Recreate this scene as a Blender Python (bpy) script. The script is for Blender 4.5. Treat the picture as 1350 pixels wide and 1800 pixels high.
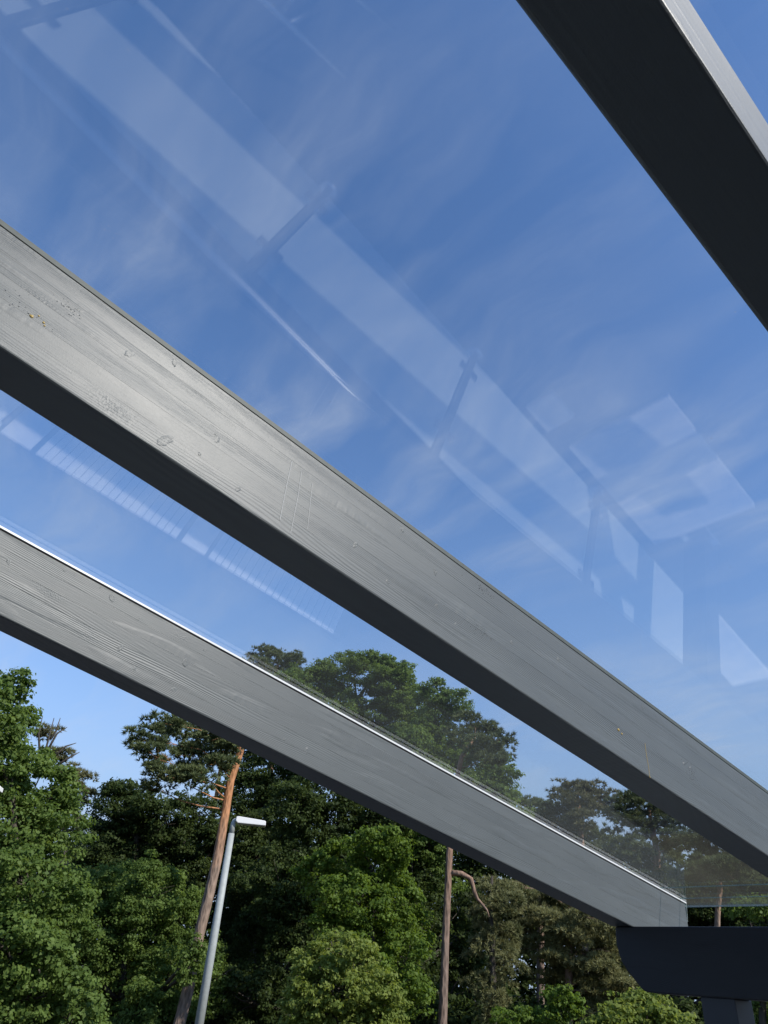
import bpy, bmesh, math, random
import numpy as np
from mathutils import Matrix, Vector

for o in list(bpy.data.objects): bpy.data.objects.remove(o)
scene = bpy.context.scene
COL = scene.collection
random.seed(7)

# ------------------------------------------------------------------ camera
EYE = Vector((0.0, 0.0, 1.65))
cam_data = bpy.data.cameras.new('camera')
cam_data.sensor_fit = 'HORIZONTAL'
cam_data.sensor_width = 36.0
cam_data.lens = 33.33
cam_data.clip_start = 0.05
cam_data.clip_end = 3000
cam = bpy.data.objects.new('camera', cam_data)
COL.objects.link(cam)
CAMROT = Matrix(((0.744412, -0.408164, -0.528443), (-0.664475, -0.374896, -0.646473), (0.065756, 0.832379, -0.550292)))
cam.matrix_world = Matrix.Translation(EYE) @ CAMROT.to_4x4()
scene.camera = cam

# ------------------------------------------------------------------ sky, sun, exposure
SUN_DIR = Vector((0.225, -0.765, 0.60)).normalized()
SUN_EL = math.asin(SUN_DIR.z)
SUN_AZ = math.atan2(SUN_DIR.x, SUN_DIR.y)          # clockwise from +Y
world = bpy.data.worlds.new('World')
scene.world = world
world.use_nodes = True
nt = world.node_tree
nt.nodes.clear()
def N(tree, kind, **kw):
    n = tree.nodes.new(kind)
    for k, v in kw.items():
        if k == 'inp':
            for a, b in v.items(): n.inputs[a].default_value = b
        else: setattr(n, k, v)
    return n
def LK(tree, a, b): tree.links.new(a, b)
sky = N(nt, 'ShaderNodeTexSky', sky_type='NISHITA', sun_disc=False, sun_elevation=SUN_EL, sun_rotation=SUN_AZ,
        altitude=100.0, air_density=1.0, dust_density=0.35, ozone_density=3.0)
bg = N(nt, 'ShaderNodeBackground', inp={'Strength': 0.123})
wout = N(nt, 'ShaderNodeOutputWorld')
tc = N(nt, 'ShaderNodeTexCoord')
sep = N(nt, 'ShaderNodeSeparateXYZ'); LK(nt, tc.outputs['Generated'], sep.inputs[0])
zc = N(nt, 'ShaderNodeMath', operation='MAXIMUM', inp={1: 0.0}); LK(nt, sep.outputs['Z'], zc.inputs[0])
zo = N(nt, 'ShaderNodeMath', operation='ADD', inp={1: 0.12}); LK(nt, zc.outputs[0], zo.inputs[0])
dx = N(nt, 'ShaderNodeMath', operation='DIVIDE'); LK(nt, sep.outputs['X'], dx.inputs[0]); LK(nt, zo.outputs[0], dx.inputs[1])
dy = N(nt, 'ShaderNodeMath', operation='DIVIDE'); LK(nt, sep.outputs['Y'], dy.inputs[0]); LK(nt, zo.outputs[0], dy.inputs[1])
cmb = N(nt, 'ShaderNodeCombineXYZ'); LK(nt, dx.outputs[0], cmb.inputs[0]); LK(nt, dy.outputs[0], cmb.inputs[1])
# thin cirrus: long streaks (stretched, warped noise) under a broad patchy mask
rot = N(nt, 'ShaderNodeMapping', inp={'Rotation': (0, 0, math.radians(4)), 'Scale': (1.0, 1.0, 1.0)})
LK(nt, cmb.outputs[0], rot.inputs[0])
warp = N(nt, 'ShaderNodeTexNoise', inp={'Scale': 1.6, 'Detail': 3.0, 'Roughness': 0.55}); LK(nt, rot.outputs[0], warp.inputs['Vector'])
wsub = N(nt, 'ShaderNodeVectorMath', operation='SUBTRACT', inp={1: (0.5, 0.5, 0.5)}); LK(nt, warp.outputs['Color'], wsub.inputs[0])
wsc = N(nt, 'ShaderNodeVectorMath', operation='SCALE', inp={'Scale': 0.35}); LK(nt, wsub.outputs[0], wsc.inputs[0])
wad = N(nt, 'ShaderNodeVectorMath', operation='ADD'); LK(nt, rot.outputs[0], wad.inputs[0]); LK(nt, wsc.outputs[0], wad.inputs[1])
st = N(nt, 'ShaderNodeMapping', inp={'Scale': (2.6, 0.75, 1.0)}); LK(nt, wad.outputs[0], st.inputs[0])
streak = N(nt, 'ShaderNodeTexNoise', inp={'Scale': 2.0, 'Detail': 7.0, 'Roughness': 0.52}); LK(nt, st.outputs[0], streak.inputs['Vector'])
sr = N(nt, 'ShaderNodeMapRange', inp={'From Min': 0.40, 'From Max': 0.78, 'To Min': 0.0, 'To Max': 1.0}); LK(nt, streak.outputs['Fac'], sr.inputs[0])
mask = N(nt, 'ShaderNodeTexNoise', inp={'Scale': 1.1, 'Detail': 3.0, 'Roughness': 0.5}); LK(nt, wad.outputs[0], mask.inputs['Vector'])
mr = N(nt, 'ShaderNodeMapRange', inp={'From Min': 0.36, 'From Max': 0.66, 'To Min': 0.12, 'To Max': 1.0}); LK(nt, mask.outputs['Fac'], mr.inputs[0])
cf = N(nt, 'ShaderNodeMath', operation='MULTIPLY'); LK(nt, sr.outputs[0], cf.inputs[0]); LK(nt, mr.outputs[0], cf.inputs[1])
fine = N(nt, 'ShaderNodeTexNoise', inp={'Scale': 7.0, 'Detail': 8.0, 'Roughness': 0.6}); LK(nt, st.outputs[0], fine.inputs['Vector'])
fnr = N(nt, 'ShaderNodeMapRange', inp={'From Min': 0.35, 'From Max': 0.7, 'To Min': 0.55, 'To Max': 1.35}); LK(nt, fine.outputs['Fac'], fnr.inputs[0])
cff = N(nt, 'ShaderNodeMath', operation='MULTIPLY'); LK(nt, cf.outputs[0], cff.inputs[0]); LK(nt, fnr.outputs[0], cff.inputs[1])
cfa = N(nt, 'ShaderNodeMath', operation='MULTIPLY', inp={1: 0.58}); LK(nt, cff.outputs[0], cfa.inputs[0])
hz1 = N(nt, 'ShaderNodeMath', operation='SUBTRACT', inp={0: 1.0}, use_clamp=True); LK(nt, zc.outputs[0], hz1.inputs[1])
hz2 = N(nt, 'ShaderNodeMath', operation='POWER', inp={1: 4.0}); LK(nt, hz1.outputs[0], hz2.inputs[0])
hz3 = N(nt, 'ShaderNodeMath', operation='MULTIPLY', inp={1: 1.55}, use_clamp=True); LK(nt, hz2.outputs[0], hz3.inputs[0])
cfs = N(nt, 'ShaderNodeMath', operation='MULTIPLY', inp={1: 1.0}, use_clamp=True); LK(nt, cfa.outputs[0], cfs.inputs[0])
tint = N(nt, 'ShaderNodeVectorMath', operation='MULTIPLY', inp={1: (0.88, 1.11, 1.36)}); LK(nt, sky.outputs[0], tint.inputs[0])
mixh = N(nt, 'ShaderNodeMix', data_type='RGBA', inp={7: (2.7, 3.5, 4.7, 1.0)}); LK(nt, hz3.outputs[0], mixh.inputs[0]); LK(nt, tint.outputs[0], mixh.inputs[6])
mixc = N(nt, 'ShaderNodeMix', data_type='RGBA', inp={7: (3.8, 4.25, 5.0, 1.0)})
LK(nt, cfs.outputs[0], mixc.inputs[0]); LK(nt, mixh.outputs[2], mixc.inputs[6])
LK(nt, mixc.outputs[2], bg.inputs['Color']); LK(nt, bg.outputs[0], wout.inputs['Surface'])

sun_data = bpy.data.lights.new('sun', 'SUN')
sun_data.energy = 4.3
sun_data.angle = math.radians(0.53)
sun_data.color = (1.0, 0.94, 0.86)
sun = bpy.data.objects.new('sun', sun_data)
COL.objects.link(sun)
sun.location = (0, 0, 30)
sun.rotation_euler = SUN_DIR.to_track_quat('Z', 'Y').to_euler()

vs = scene.view_settings
vs.view_transform = 'Standard'; vs.look = 'None'; vs.gamma = 1.0; vs.exposure = 0.35
vs.use_curve_mapping = False
scene.render.engine = 'CYCLES'
scene.cycles.use_denoising = True
scene.cycles.max_bounces = 10
scene.cycles.transparent_max_bounces = 16
scene.cycles.caustics_reflective = False
scene.cycles.caustics_refractive = False
scene.cycles.sample_clamp_indirect = 25.0

# ------------------------------------------------------------------ helpers
def link(name, me, mat=None, parent=None, loc=None):
    o = bpy.data.objects.new(name, me)
    COL.objects.link(o)
    if mat is not None and me is not None and not me.materials: me.materials.append(mat)
    if parent is not None: o.parent = parent
    if loc is not None: o.location = loc
    return o
def tag(o, label=None, cat=None, group=None, kind=None):
    if label: o['label'] = label
    if cat: o['category'] = cat
    if group: o['group'] = group
    if kind: o['kind'] = kind
    return o
def empty(name, loc=(0, 0, 0), rot=(0, 0, 0)):
    o = bpy.data.objects.new(name, None); COL.objects.link(o)
    o.empty_display_size = 0.2
    o.location = loc; o.rotation_euler = rot
    return o
def copy_tree(o, parent=None):
    c = o.copy(); COL.objects.link(c); c.parent = parent
    for ch in list(o.children): copy_tree(ch, c)
    return c
def mesh_py(name, v, f, smooth=False):
    me = bpy.data.meshes.new(name); me.from_pydata(v, [], f); me.update()
    if smooth: me.polygons.foreach_set('use_smooth', [True] * len(me.polygons))
    return me
def bevelled(me, w, seg=2):
    bm = bmesh.new(); bm.from_mesh(me)
    bmesh.ops.recalc_face_normals(bm, faces=bm.faces)
    if w: bmesh.ops.bevel(bm, geom=bm.edges[:], offset=w, segments=seg, affect='EDGES', profile=0.6)
    bm.to_mesh(me); bm.free(); return me
def box_me(name, x0, x1, y0, y1, z0, z1, bev=0.0, seg=2):
    v = [(x, y, z) for x in (x0, x1) for y in (y0, y1) for z in (z0, z1)]
    f = [(0, 1, 3, 2), (4, 6, 7, 5), (0, 4, 5, 1), (2, 3, 7, 6), (0, 2, 6, 4), (1, 5, 7, 3)]
    return bevelled(mesh_py(name, v, f), bev, seg)
def prism_me(name, poly, a, b, plane='xz', bev=0.0, seg=2):
    """polygon in a plane, extruded from a to b along the remaining axis"""
    n = len(poly)
    def P(p, t):
        if plane == 'xz': return (p[0], t, p[1])
        if plane == 'yz': return (t, p[0], p[1])
        return (p[0], p[1], t)
    v = [P(p, a) for p in poly] + [P(p, b) for p in poly]
    f = [tuple(range(n)), tuple(range(2 * n - 1, n - 1, -1))] + [(i, (i + 1) % n, n + (i + 1) % n, n + i) for i in range(n)]
    return bevelled(mesh_py(name, v, f), bev, seg)
def tube_geo(pts, rad, sides=10, cap=True, wob=0.0, rng=None):
    pts = [Vector(p) for p in pts]; n = len(pts)
    V, F = [], []
    ref = Vector((0.31, 0.95, 0.1)).normalized()
    for i, p in enumerate(pts):
        d = (pts[min(i + 1, n - 1)] - pts[max(i - 1, 0)]).normalized()
        if abs(d.dot(ref)) > 0.95: ref = Vector((1, 0, 0.05)).normalized()
        a = d.cross(ref).normalized(); b = d.cross(a)
        for k in range(sides):
            t = 2 * math.pi * k / sides
            r = rad[i] * (1 + (rng.uniform(-wob, wob) if rng else 0))
            V.append(tuple(p + a * (math.cos(t) * r) + b * (math.sin(t) * r)))
    for i in range(n - 1):
        for k in range(sides):
            F.append((i * sides + k, i * sides + (k + 1) % sides, (i + 1) * sides + (k + 1) % sides, (i + 1) * sides + k))
    if cap:
        F.append(tuple(range(sides - 1, -1, -1))); F.append(tuple((n - 1) * sides + k for k in range(sides)))
    return V, F
def tube_me(name, pts, rad, sides=12, **kw):
    if not isinstance(rad, (list, tuple)): rad = [rad] * len(pts)
    V, F = tube_geo(pts, rad, sides, **kw)
    return bevelled(mesh_py(name, V, F, True), 0)
def join_geo(parts):
    V, F = [], []
    for v, f in parts:
        o = len(V); V += v; F += [tuple(i + o for i in q) for q in f]
    return V, F
def clip_poly(poly, a, b, c):
    """keep a*x+b*y <= c"""
    out = []
    for i in range(len(poly)):
        p, q = poly[i], poly[(i + 1) % len(poly)]
        dp, dq = a * p[0] + b * p[1] - c, a * q[0] + b * q[1] - c
        if dp <= 0: out.append(p)
        if dp * dq < 0:
            t = dp / (dp - dq); out.append((p[0] + (q[0] - p[0]) * t, p[1] + (q[1] - p[1]) * t))
    return out

# ------------------------------------------------------------------ materials
def mat_new(name):
    m = bpy.data.materials.new(name); m.use_nodes = True
    t = m.node_tree; t.nodes.clear()
    return m, t, N(t, 'ShaderNodeOutputMaterial')
def plain(name, col, rough=0.5, metal=0.0, noise=0.12, scale=20.0, bump=0.0, spec=0.5):
    m, t, out = mat_new(name)
    p = N(t, 'ShaderNodeBsdfPrincipled', inp={'Roughness': rough, 'Metallic': metal, 'Specular IOR Level': spec})
    c = N(t, 'ShaderNodeTexCoord')
    n = N(t, 'ShaderNodeTexNoise', inp={'Scale': scale, 'Detail': 6.0, 'Roughness': 0.6}); LK(t, c.outputs['Object'], n.inputs['Vector'])
    r = N(t, 'ShaderNodeMapRange', inp={'From Min': 0.25, 'From Max': 0.75, 'To Min': 1 - noise, 'To Max': 1 + noise}); LK(t, n.outputs['Fac'], r.inputs[0])
    v = N(t, 'ShaderNodeVectorMath', operation='SCALE', inp={0: col[:3]}); LK(t, r.outputs[0], v.inputs['Scale'])
    LK(t, v.outputs[0], p.inputs['Base Color'])
    if bump:
        b = N(t, 'ShaderNodeBump', inp={'Strength': 0.6, 'Distance': bump}); LK(t, n.outputs['Fac'], b.inputs['Height']); LK(t, b.outputs[0], p.inputs['Normal'])
    LK(t, p.outputs[0], out.inputs['Surface'])
    return m

def painted_timber(name, col, grain=1.0, spec=0.5):
    """grey stain over planed spruce: raised year rings, knots, brush patches, patchy sheen"""
    m, t, out = mat_new(name)
    p = N(t, 'ShaderNodeBsdfPrincipled', inp={'Specular IOR Level': spec})
    c = N(t, 'ShaderNodeTexCoord'); oi = N(t, 'ShaderNodeObjectInfo')
    off = N(t, 'ShaderNodeMath', operation='MULTIPLY', inp={1: 37.0}); LK(t, oi.outputs['Random'], off.inputs[0])
    oc = N(t, 'ShaderNodeCombineXYZ'); LK(t, off.outputs[0], oc.inputs[0]); LK(t, off.outputs[0], oc.inputs[2])
    pos = N(t, 'ShaderNodeVectorMath', operation='ADD'); LK(t, c.outputs['Object'], pos.inputs[0]); LK(t, oc.outputs[0], pos.inputs[1])
    # slow wander of the rings along the board
    m1 = N(t, 'ShaderNodeMapping', inp={'Scale': (1.1, 5.0, 9.0)}); LK(t, pos.outputs[0], m1.inputs[0])
    w1 = N(t, 'ShaderNodeTexNoise', inp={'Scale': 1.0, 'Detail': 2.0, 'Roughness': 0.4}); LK(t, m1.outputs[0], w1.inputs['Vector'])
    # knots: sparse points that push the rings aside
    m2 = N(t, 'ShaderNodeMapping', inp={'Scale': (9.0, 9.0, 13.0)}); LK(t, pos.outputs[0], m2.inputs[0])
    vo = N(t, 'ShaderNodeTexVoronoi', inp={'Scale': 1.0, 'Randomness': 1.0}); LK(t, m2.outputs[0], vo.inputs['Vector'])
    sepv = N(t, 'ShaderNodeSeparateColor'); LK(t, vo.outputs['Color'], sepv.inputs[0])
    pick = N(t, 'ShaderNodeMath', operation='GREATER_THAN', inp={1: 0.94}); LK(t, sepv.outputs[0], pick.inputs[0])
    kn = N(t, 'ShaderNodeMapRange', inp={'From Min': 0.0, 'From Max': 0.24, 'To Min': 1.0, 'To Max': 0.0}, interpolation_type='SMOOTHSTEP'); LK(t, vo.outputs['Distance'], kn.inputs[0])
    knot = N(t, 'ShaderNodeMath', operation='MULTIPLY'); LK(t, kn.outputs[0], knot.inputs[0]); LK(t, pick.outputs[0], knot.inputs[1])
    sx = N(t, 'ShaderNodeSeparateXYZ'); LK(t, pos.outputs[0], sx.inputs[0])
    zz = N(t, 'ShaderNodeMath', operation='ADD'); LK(t, sx.outputs['Z'], zz.inputs[0])
    yk = N(t, 'ShaderNodeMath', operation='MULTIPLY', inp={1: 0.22}); LK(t, sx.outputs['Y'], yk.inputs[0]); LK(t, yk.outputs[0], zz.inputs[1])
    w1s = N(t, 'ShaderNodeMath', operation='MULTIPLY_ADD', inp={1: 0.085}); LK(t, w1.outputs['Fac'], w1s.inputs[0]); LK(t, zz.outputs[0], w1s.inputs[2])
    ks = N(t, 'ShaderNodeMath', operation='MULTIPLY_ADD', inp={1: 0.012}); LK(t, knot.outputs[0], ks.inputs[0]); LK(t, w1s.outputs[0], ks.inputs[2])
    fr = N(t, 'ShaderNodeMath', operation='MULTIPLY', inp={1: 2 * math.pi / 0.0052}); LK(t, ks.outputs[0], fr.inputs[0])
    ring = N(t, 'ShaderNodeMath', operation='SINE'); LK(t, fr.outputs[0], ring.inputs[0])
    # some boards rift-cut and strongly ringed, others nearly plain
    m3 = N(t, 'ShaderNodeMapping', inp={'Scale': (0.9, 3.0, 16.0)}); LK(t, pos.outputs[0], m3.inputs[0])
    amp = N(t, 'ShaderNodeTexNoise', inp={'Scale': 1.0, 'Detail': 2.0}); LK(t, m3.outputs[0], amp.inputs['Vector'])
    ar = N(t, 'ShaderNodeMapRange', inp={'From Min': 0.42, 'From Max': 0.64, 'To Min': 0.04, 'To Max': 1.0}); LK(t, amp.outputs['Fac'], ar.inputs[0])
    rh = N(t, 'ShaderNodeMath', operation='MULTIPLY'); LK(t, ring.outputs[0], rh.inputs[0]); LK(t, ar.outputs[0], rh.inputs[1])
    # fine fibres and brush marks
    m4 = N(t, 'ShaderNodeMapping', inp={'Scale': (14.0, 200.0, 320.0)}); LK(t, pos.outputs[0], m4.inputs[0])
    fib = N(t, 'ShaderNodeTexNoise', inp={'Scale': 1.0, 'Detail': 3.0, 'Roughness': 0.6}); LK(t, m4.outputs[0], fib.inputs['Vector'])
    m5 = N(t, 'ShaderNodeMapping', inp={'Scale': (190.0, 160.0, 110.0)}); LK(t, pos.outputs[0], m5.inputs[0])
    rag = N(t, 'ShaderNodeTexNoise', inp={'Scale': 1.0, 'Detail': 4.0, 'Roughness': 0.65}); LK(t, m5.outputs[0], rag.inputs['Vector'])
    rk = N(t, 'ShaderNodeMath', operation='MULTIPLY'); LK(t, rag.outputs['Fac'], rk.inputs[0]); LK(t, knot.outputs[0], rk.inputs[1])
    h1 = N(t, 'ShaderNodeMath', operation='MULTIPLY', inp={1: 0.00017 * grain}); LK(t, rh.outputs[0], h1.inputs[0])
    h2a = N(t, 'ShaderNodeMath', operation='MULTIPLY_ADD', inp={1: 0.00035 * grain}); LK(t, fib.outputs['Fac'], h2a.inputs[0]); LK(t, h1.outputs[0], h2a.inputs[2])
    spk = N(t, 'ShaderNodeTexNoise', inp={'Scale': 420.0, 'Detail': 2.0, 'Roughness': 0.6}); LK(t, pos.outputs[0], spk.inputs['Vector'])
    h2 = N(t, 'ShaderNodeMath', operation='MULTIPLY_ADD', inp={1: 0.00020 * grain}); LK(t, spk.outputs['Fac'], h2.inputs[0]); LK(t, h2a.outputs[0], h2.inputs[2])
    h3 = N(t, 'ShaderNodeMath', operation='MULTIPLY_ADD', inp={1: 0.0035 * grain}); LK(t, rk.outputs[0], h3.inputs[0]); LK(t, h2.outputs[0], h3.inputs[2])
    # planer chatter and finger-joint strokes across the board, and blistered spots that sparkle
    m7 = N(t, 'ShaderNodeMapping', inp={'Scale': (38.0, 4.0, 11.0), 'Rotation': (0, math.radians(14), 0)}); LK(t, pos.outputs[0], m7.inputs[0])
    ch = N(t, 'ShaderNodeTexNoise', inp={'Scale': 1.0, 'Detail': 2.0, 'Roughness': 0.5}); LK(t, m7.outputs[0], ch.inputs['Vector'])
    m8 = N(t, 'ShaderNodeMapping', inp={'Scale': (2.6, 4.0, 19.0), 'Location': (3.3, 0, 7.1)}); LK(t, pos.outputs[0], m8.inputs[0])
    cm8 = N(t, 'ShaderNodeTexNoise', inp={'Scale': 1.0, 'Detail': 1.0}); LK(t, m8.outputs[0], cm8.inputs['Vector'])
    cmr = N(t, 'ShaderNodeMapRange', inp={'From Min': 0.54, 'From Max': 0.64}); LK(t, cm8.outputs['Fac'], cmr.inputs[0])
    chm = N(t, 'ShaderNodeMath', operation='MULTIPLY'); LK(t, ch.outputs['Fac'], chm.inputs[0]); LK(t, cmr.outputs[0], chm.inputs[1])
    h4 = N(t, 'ShaderNodeMath', operation='MULTIPLY_ADD', inp={1: 0.0012 * grain}); LK(t, chm.outputs[0], h4.inputs[0]); LK(t, h3.outputs[0], h4.inputs[2])
    m9 = N(t, 'ShaderNodeMapping', inp={'Scale': (4.2, 4.2, 9.0), 'Location': (1.7, 0, 2.9)}); LK(t, pos.outputs[0], m9.inputs[0])
    vb = N(t, 'ShaderNodeTexVoronoi', inp={'Scale': 1.0}); LK(t, m9.outputs[0], vb.inputs['Vector'])
    sb = N(t, 'ShaderNodeSeparateColor'); LK(t, vb.outputs['Color'], sb.inputs[0])
    pb = N(t, 'ShaderNodeMath', operation='GREATER_THAN', inp={1: 0.88}); LK(t, sb.outputs[1], pb.inputs[0])
    kb = N(t, 'ShaderNodeMapRange', inp={'From Min': 0.05, 'From Max': 0.28, 'To Min': 1.0, 'To Max': 0.0}); LK(t, vb.outputs['Distance'], kb.inputs[0])
    kb2 = N(t, 'ShaderNodeMath', operation='MULTIPLY'); LK(t, kb.outputs[0], kb2.inputs[0]); LK(t, pb.outputs[0], kb2.inputs[1])
    bl = N(t, 'ShaderNodeTexVoronoi', inp={'Scale': 260.0}); LK(t, pos.outputs[0], bl.inputs['Vector'])
    bl2 = N(t, 'ShaderNodeMath', operation='MULTIPLY'); LK(t, bl.outputs['Distance'], bl2.inputs[0]); LK(t, kb2.outputs[0], bl2.inputs[1])
    h5 = N(t, 'ShaderNodeMath', operation='MULTIPLY_ADD', inp={1: 0.0005 * grain}); LK(t, bl2.outputs[0], h5.inputs[0]); LK(t, h4.outputs[0], h5.inputs[2])
    bp = N(t, 'ShaderNodeBump', inp={'Strength': 1.0, 'Distance': 1.0}); LK(t, h5.outputs[0], bp.inputs['Height'])
    LK(t, bp.outputs[0], p.inputs['Normal'])
    # colour: patchy stain, slightly paler on the ridges
    m6 = N(t, 'ShaderNodeMapping', inp={'Scale': (3.0, 6.0, 13.0)}); LK(t, pos.outputs[0], m6.inputs[0])
    pat = N(t, 'ShaderNodeTexNoise', inp={'Scale': 1.0, 'Detail': 6.0, 'Roughness': 0.62}); LK(t, m6.outputs[0], pat.inputs['Vector'])
    pr = N(t, 'ShaderNodeMapRange', inp={'From Min': 0.3, 'From Max': 0.7, 'To Min': 0.92, 'To Max': 1.08}); LK(t, pat.outputs['Fac'], pr.inputs[0])
    cr = N(t, 'ShaderNodeMath', operation='MULTIPLY_ADD', inp={1: 0.055 * grain}); LK(t, rh.outputs[0], cr.inputs[0]); LK(t, pr.outputs[0], cr.inputs[2])
    lam = N(t, 'ShaderNodeMapRange', inp={'To Min': 0.95, 'To Max': 1.05}); LK(t, oi.outputs['Random'], lam.inputs[0])
    cm = N(t, 'ShaderNodeMath', operation='MULTIPLY'); LK(t, cr.outputs[0], cm.inputs[0]); LK(t, lam.outputs[0], cm.inputs[1])
    v = N(t, 'ShaderNodeVectorMath', operation='SCALE', inp={0: col}); LK(t, cm.outputs[0], v.inputs['Scale'])
    LK(t, v.outputs[0], p.inputs['Base Color'])
    rr = N(t, 'ShaderNodeMapRange', inp={'From Min': 0.3, 'From Max': 0.7, 'To Min': 0.435, 'To Max': 0.49}); LK(t, pat.outputs['Fac'], rr.inputs[0])
    LK(t, rr.outputs[0], p.inputs['Roughness'])
    LK(t, p.outputs[0], out.inputs['Surface'])
    return m

def glass_material(name, tint=(0.99, 0.996, 0.995), dust=0.0018, f0=0.042):
    """float glass: clear, mirror reflection rising with angle, a film of dust"""
    m, t, out = mat_new(name)
    g = N(t, 'ShaderNodeNewGeometry')
    d = N(t, 'ShaderNodeVectorMath', operation='DOT_PRODUCT'); LK(t, g.outputs['Incoming'], d.inputs[0]); LK(t, g.outputs['Normal'], d.inputs[1])
    a = N(t, 'ShaderNodeMath', operation='ABSOLUTE'); LK(t, d.outputs['Value'], a.inputs[0])
    s = N(t, 'ShaderNodeMath', operation='SUBTRACT', inp={0: 1.0}, use_clamp=True); LK(t, a.outputs[0], s.inputs[1])
    pw = N(t, 'ShaderNodeMath', operation='POWER', inp={1: 5.0}); LK(t, s.outputs[0], pw.inputs[0])
    fr = N(t, 'ShaderNodeMath', operation='MULTIPLY_ADD', inp={1: 1 - f0, 2: f0}, use_clamp=True); LK(t, pw.outputs[0], fr.inputs[0])
    tr = N(t, 'ShaderNodeBsdfTransparent', inp={'Color': (*tint, 1)})
    gl = N(t, 'ShaderNodeBsdfGlossy', inp={'Roughness': 0.0, 'Color': (1, 1, 1, 1)})
    di = N(t, 'ShaderNodeBsdfDiffuse', inp={'Color': (0.6, 0.6, 0.58, 1)})
    tl = N(t, 'ShaderNodeBsdfTranslucent', inp={'Color': (0.6, 0.6, 0.58, 1)})
    dm = N(t, 'ShaderNodeMixShader', inp={0: 0.6}); LK(t, di.outputs[0], dm.inputs[1]); LK(t, tl.outputs[0], dm.inputs[2])
    c = N(t, 'ShaderNodeTexCoord')
    n = N(t, 'ShaderNodeTexNoise', inp={'Scale': 2.2, 'Detail': 6.0, 'Roughness': 0.6}); LK(t, c.outputs['Object'], n.inputs['Vector'])
    r = N(t, 'ShaderNodeMapRange', inp={'From Min': 0.3, 'From Max': 0.75, 'To Min': dust * 0.4, 'To Max': dust * 1.8}); LK(t, n.outputs['Fac'], r.inputs[0])
    vs_ = N(t, 'ShaderNodeTexVoronoi', inp={'Scale': 23.0}); LK(t, c.outputs['Object'], vs_.inputs['Vector'])
    sc_ = N(t, 'ShaderNodeSeparateColor'); LK(t, vs_.outputs['Color'], sc_.inputs[0])
    pk_ = N(t, 'ShaderNodeMath', operation='GREATER_THAN', inp={1: 0.93}); LK(t, sc_.outputs[0], pk_.inputs[0])
    sp_ = N(t, 'ShaderNodeMapRange', inp={'From Min': 0.02, 'From Max': 0.055, 'To Min': 0.16, 'To Max': 0.0}); LK(t, vs_.outputs['Distance'], sp_.inputs[0])
    sm_ = N(t, 'ShaderNodeMath', operation='MULTIPLY'); LK(t, sp_.outputs[0], sm_.inputs[0]); LK(t, pk_.outputs[0], sm_.inputs[1])
    r2_ = N(t, 'ShaderNodeMath', operation='ADD'); LK(t, r.outputs[0], r2_.inputs[0]); LK(t, sm_.outputs[0], r2_.inputs[1])
    mx = N(t, 'ShaderNodeMixShader'); LK(t, r2_.outputs[0], mx.inputs[0]); LK(t, tr.outputs[0], mx.inputs[1]); LK(t, dm.outputs[0], mx.inputs[2])
    mf = N(t, 'ShaderNodeMixShader'); LK(t, fr.outputs[0], mf.inputs[0]); LK(t, mx.outputs[0], mf.inputs[1]); LK(t, gl.outputs[0], mf.inputs[2])
    LK(t, mf.outputs[0], out.inputs['Surface'])
    return m

def leaf_material(name, c1, c2, trans=0.48, rough=0.6, spec=0.22):
    m, t, out = mat_new(name)
    at = N(t, 'ShaderNodeAttribute', attribute_name='var')
    cr = N(t, 'ShaderNodeMix', data_type='RGBA', inp={6: (*c1, 1), 7: (*c2, 1)}); LK(t, at.outputs['Fac'], cr.inputs[0])
    p = N(t, 'ShaderNodeBsdfPrincipled', inp={'Roughness': rough, 'Specular IOR Level': spec}); LK(t, cr.outputs[2], p.inputs['Base Color'])
    hs = N(t, 'ShaderNodeHueSaturation', inp={'Hue': 0.485, 'Saturation': 1.1, 'Value': 1.5}); LK(t, cr.outputs[2], hs.inputs['Color'])
    tl = N(t, 'ShaderNodeBsdfTranslucent'); LK(t, hs.outputs[0], tl.inputs['Color'])
    mx = N(t, 'ShaderNodeMixShader', inp={0: trans}); LK(t, p.outputs[0], mx.inputs[1]); LK(t, tl.outputs[0], mx.inputs[2])
    LK(t, mx.outputs[0], out.inputs['Surface'])
    return m

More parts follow.
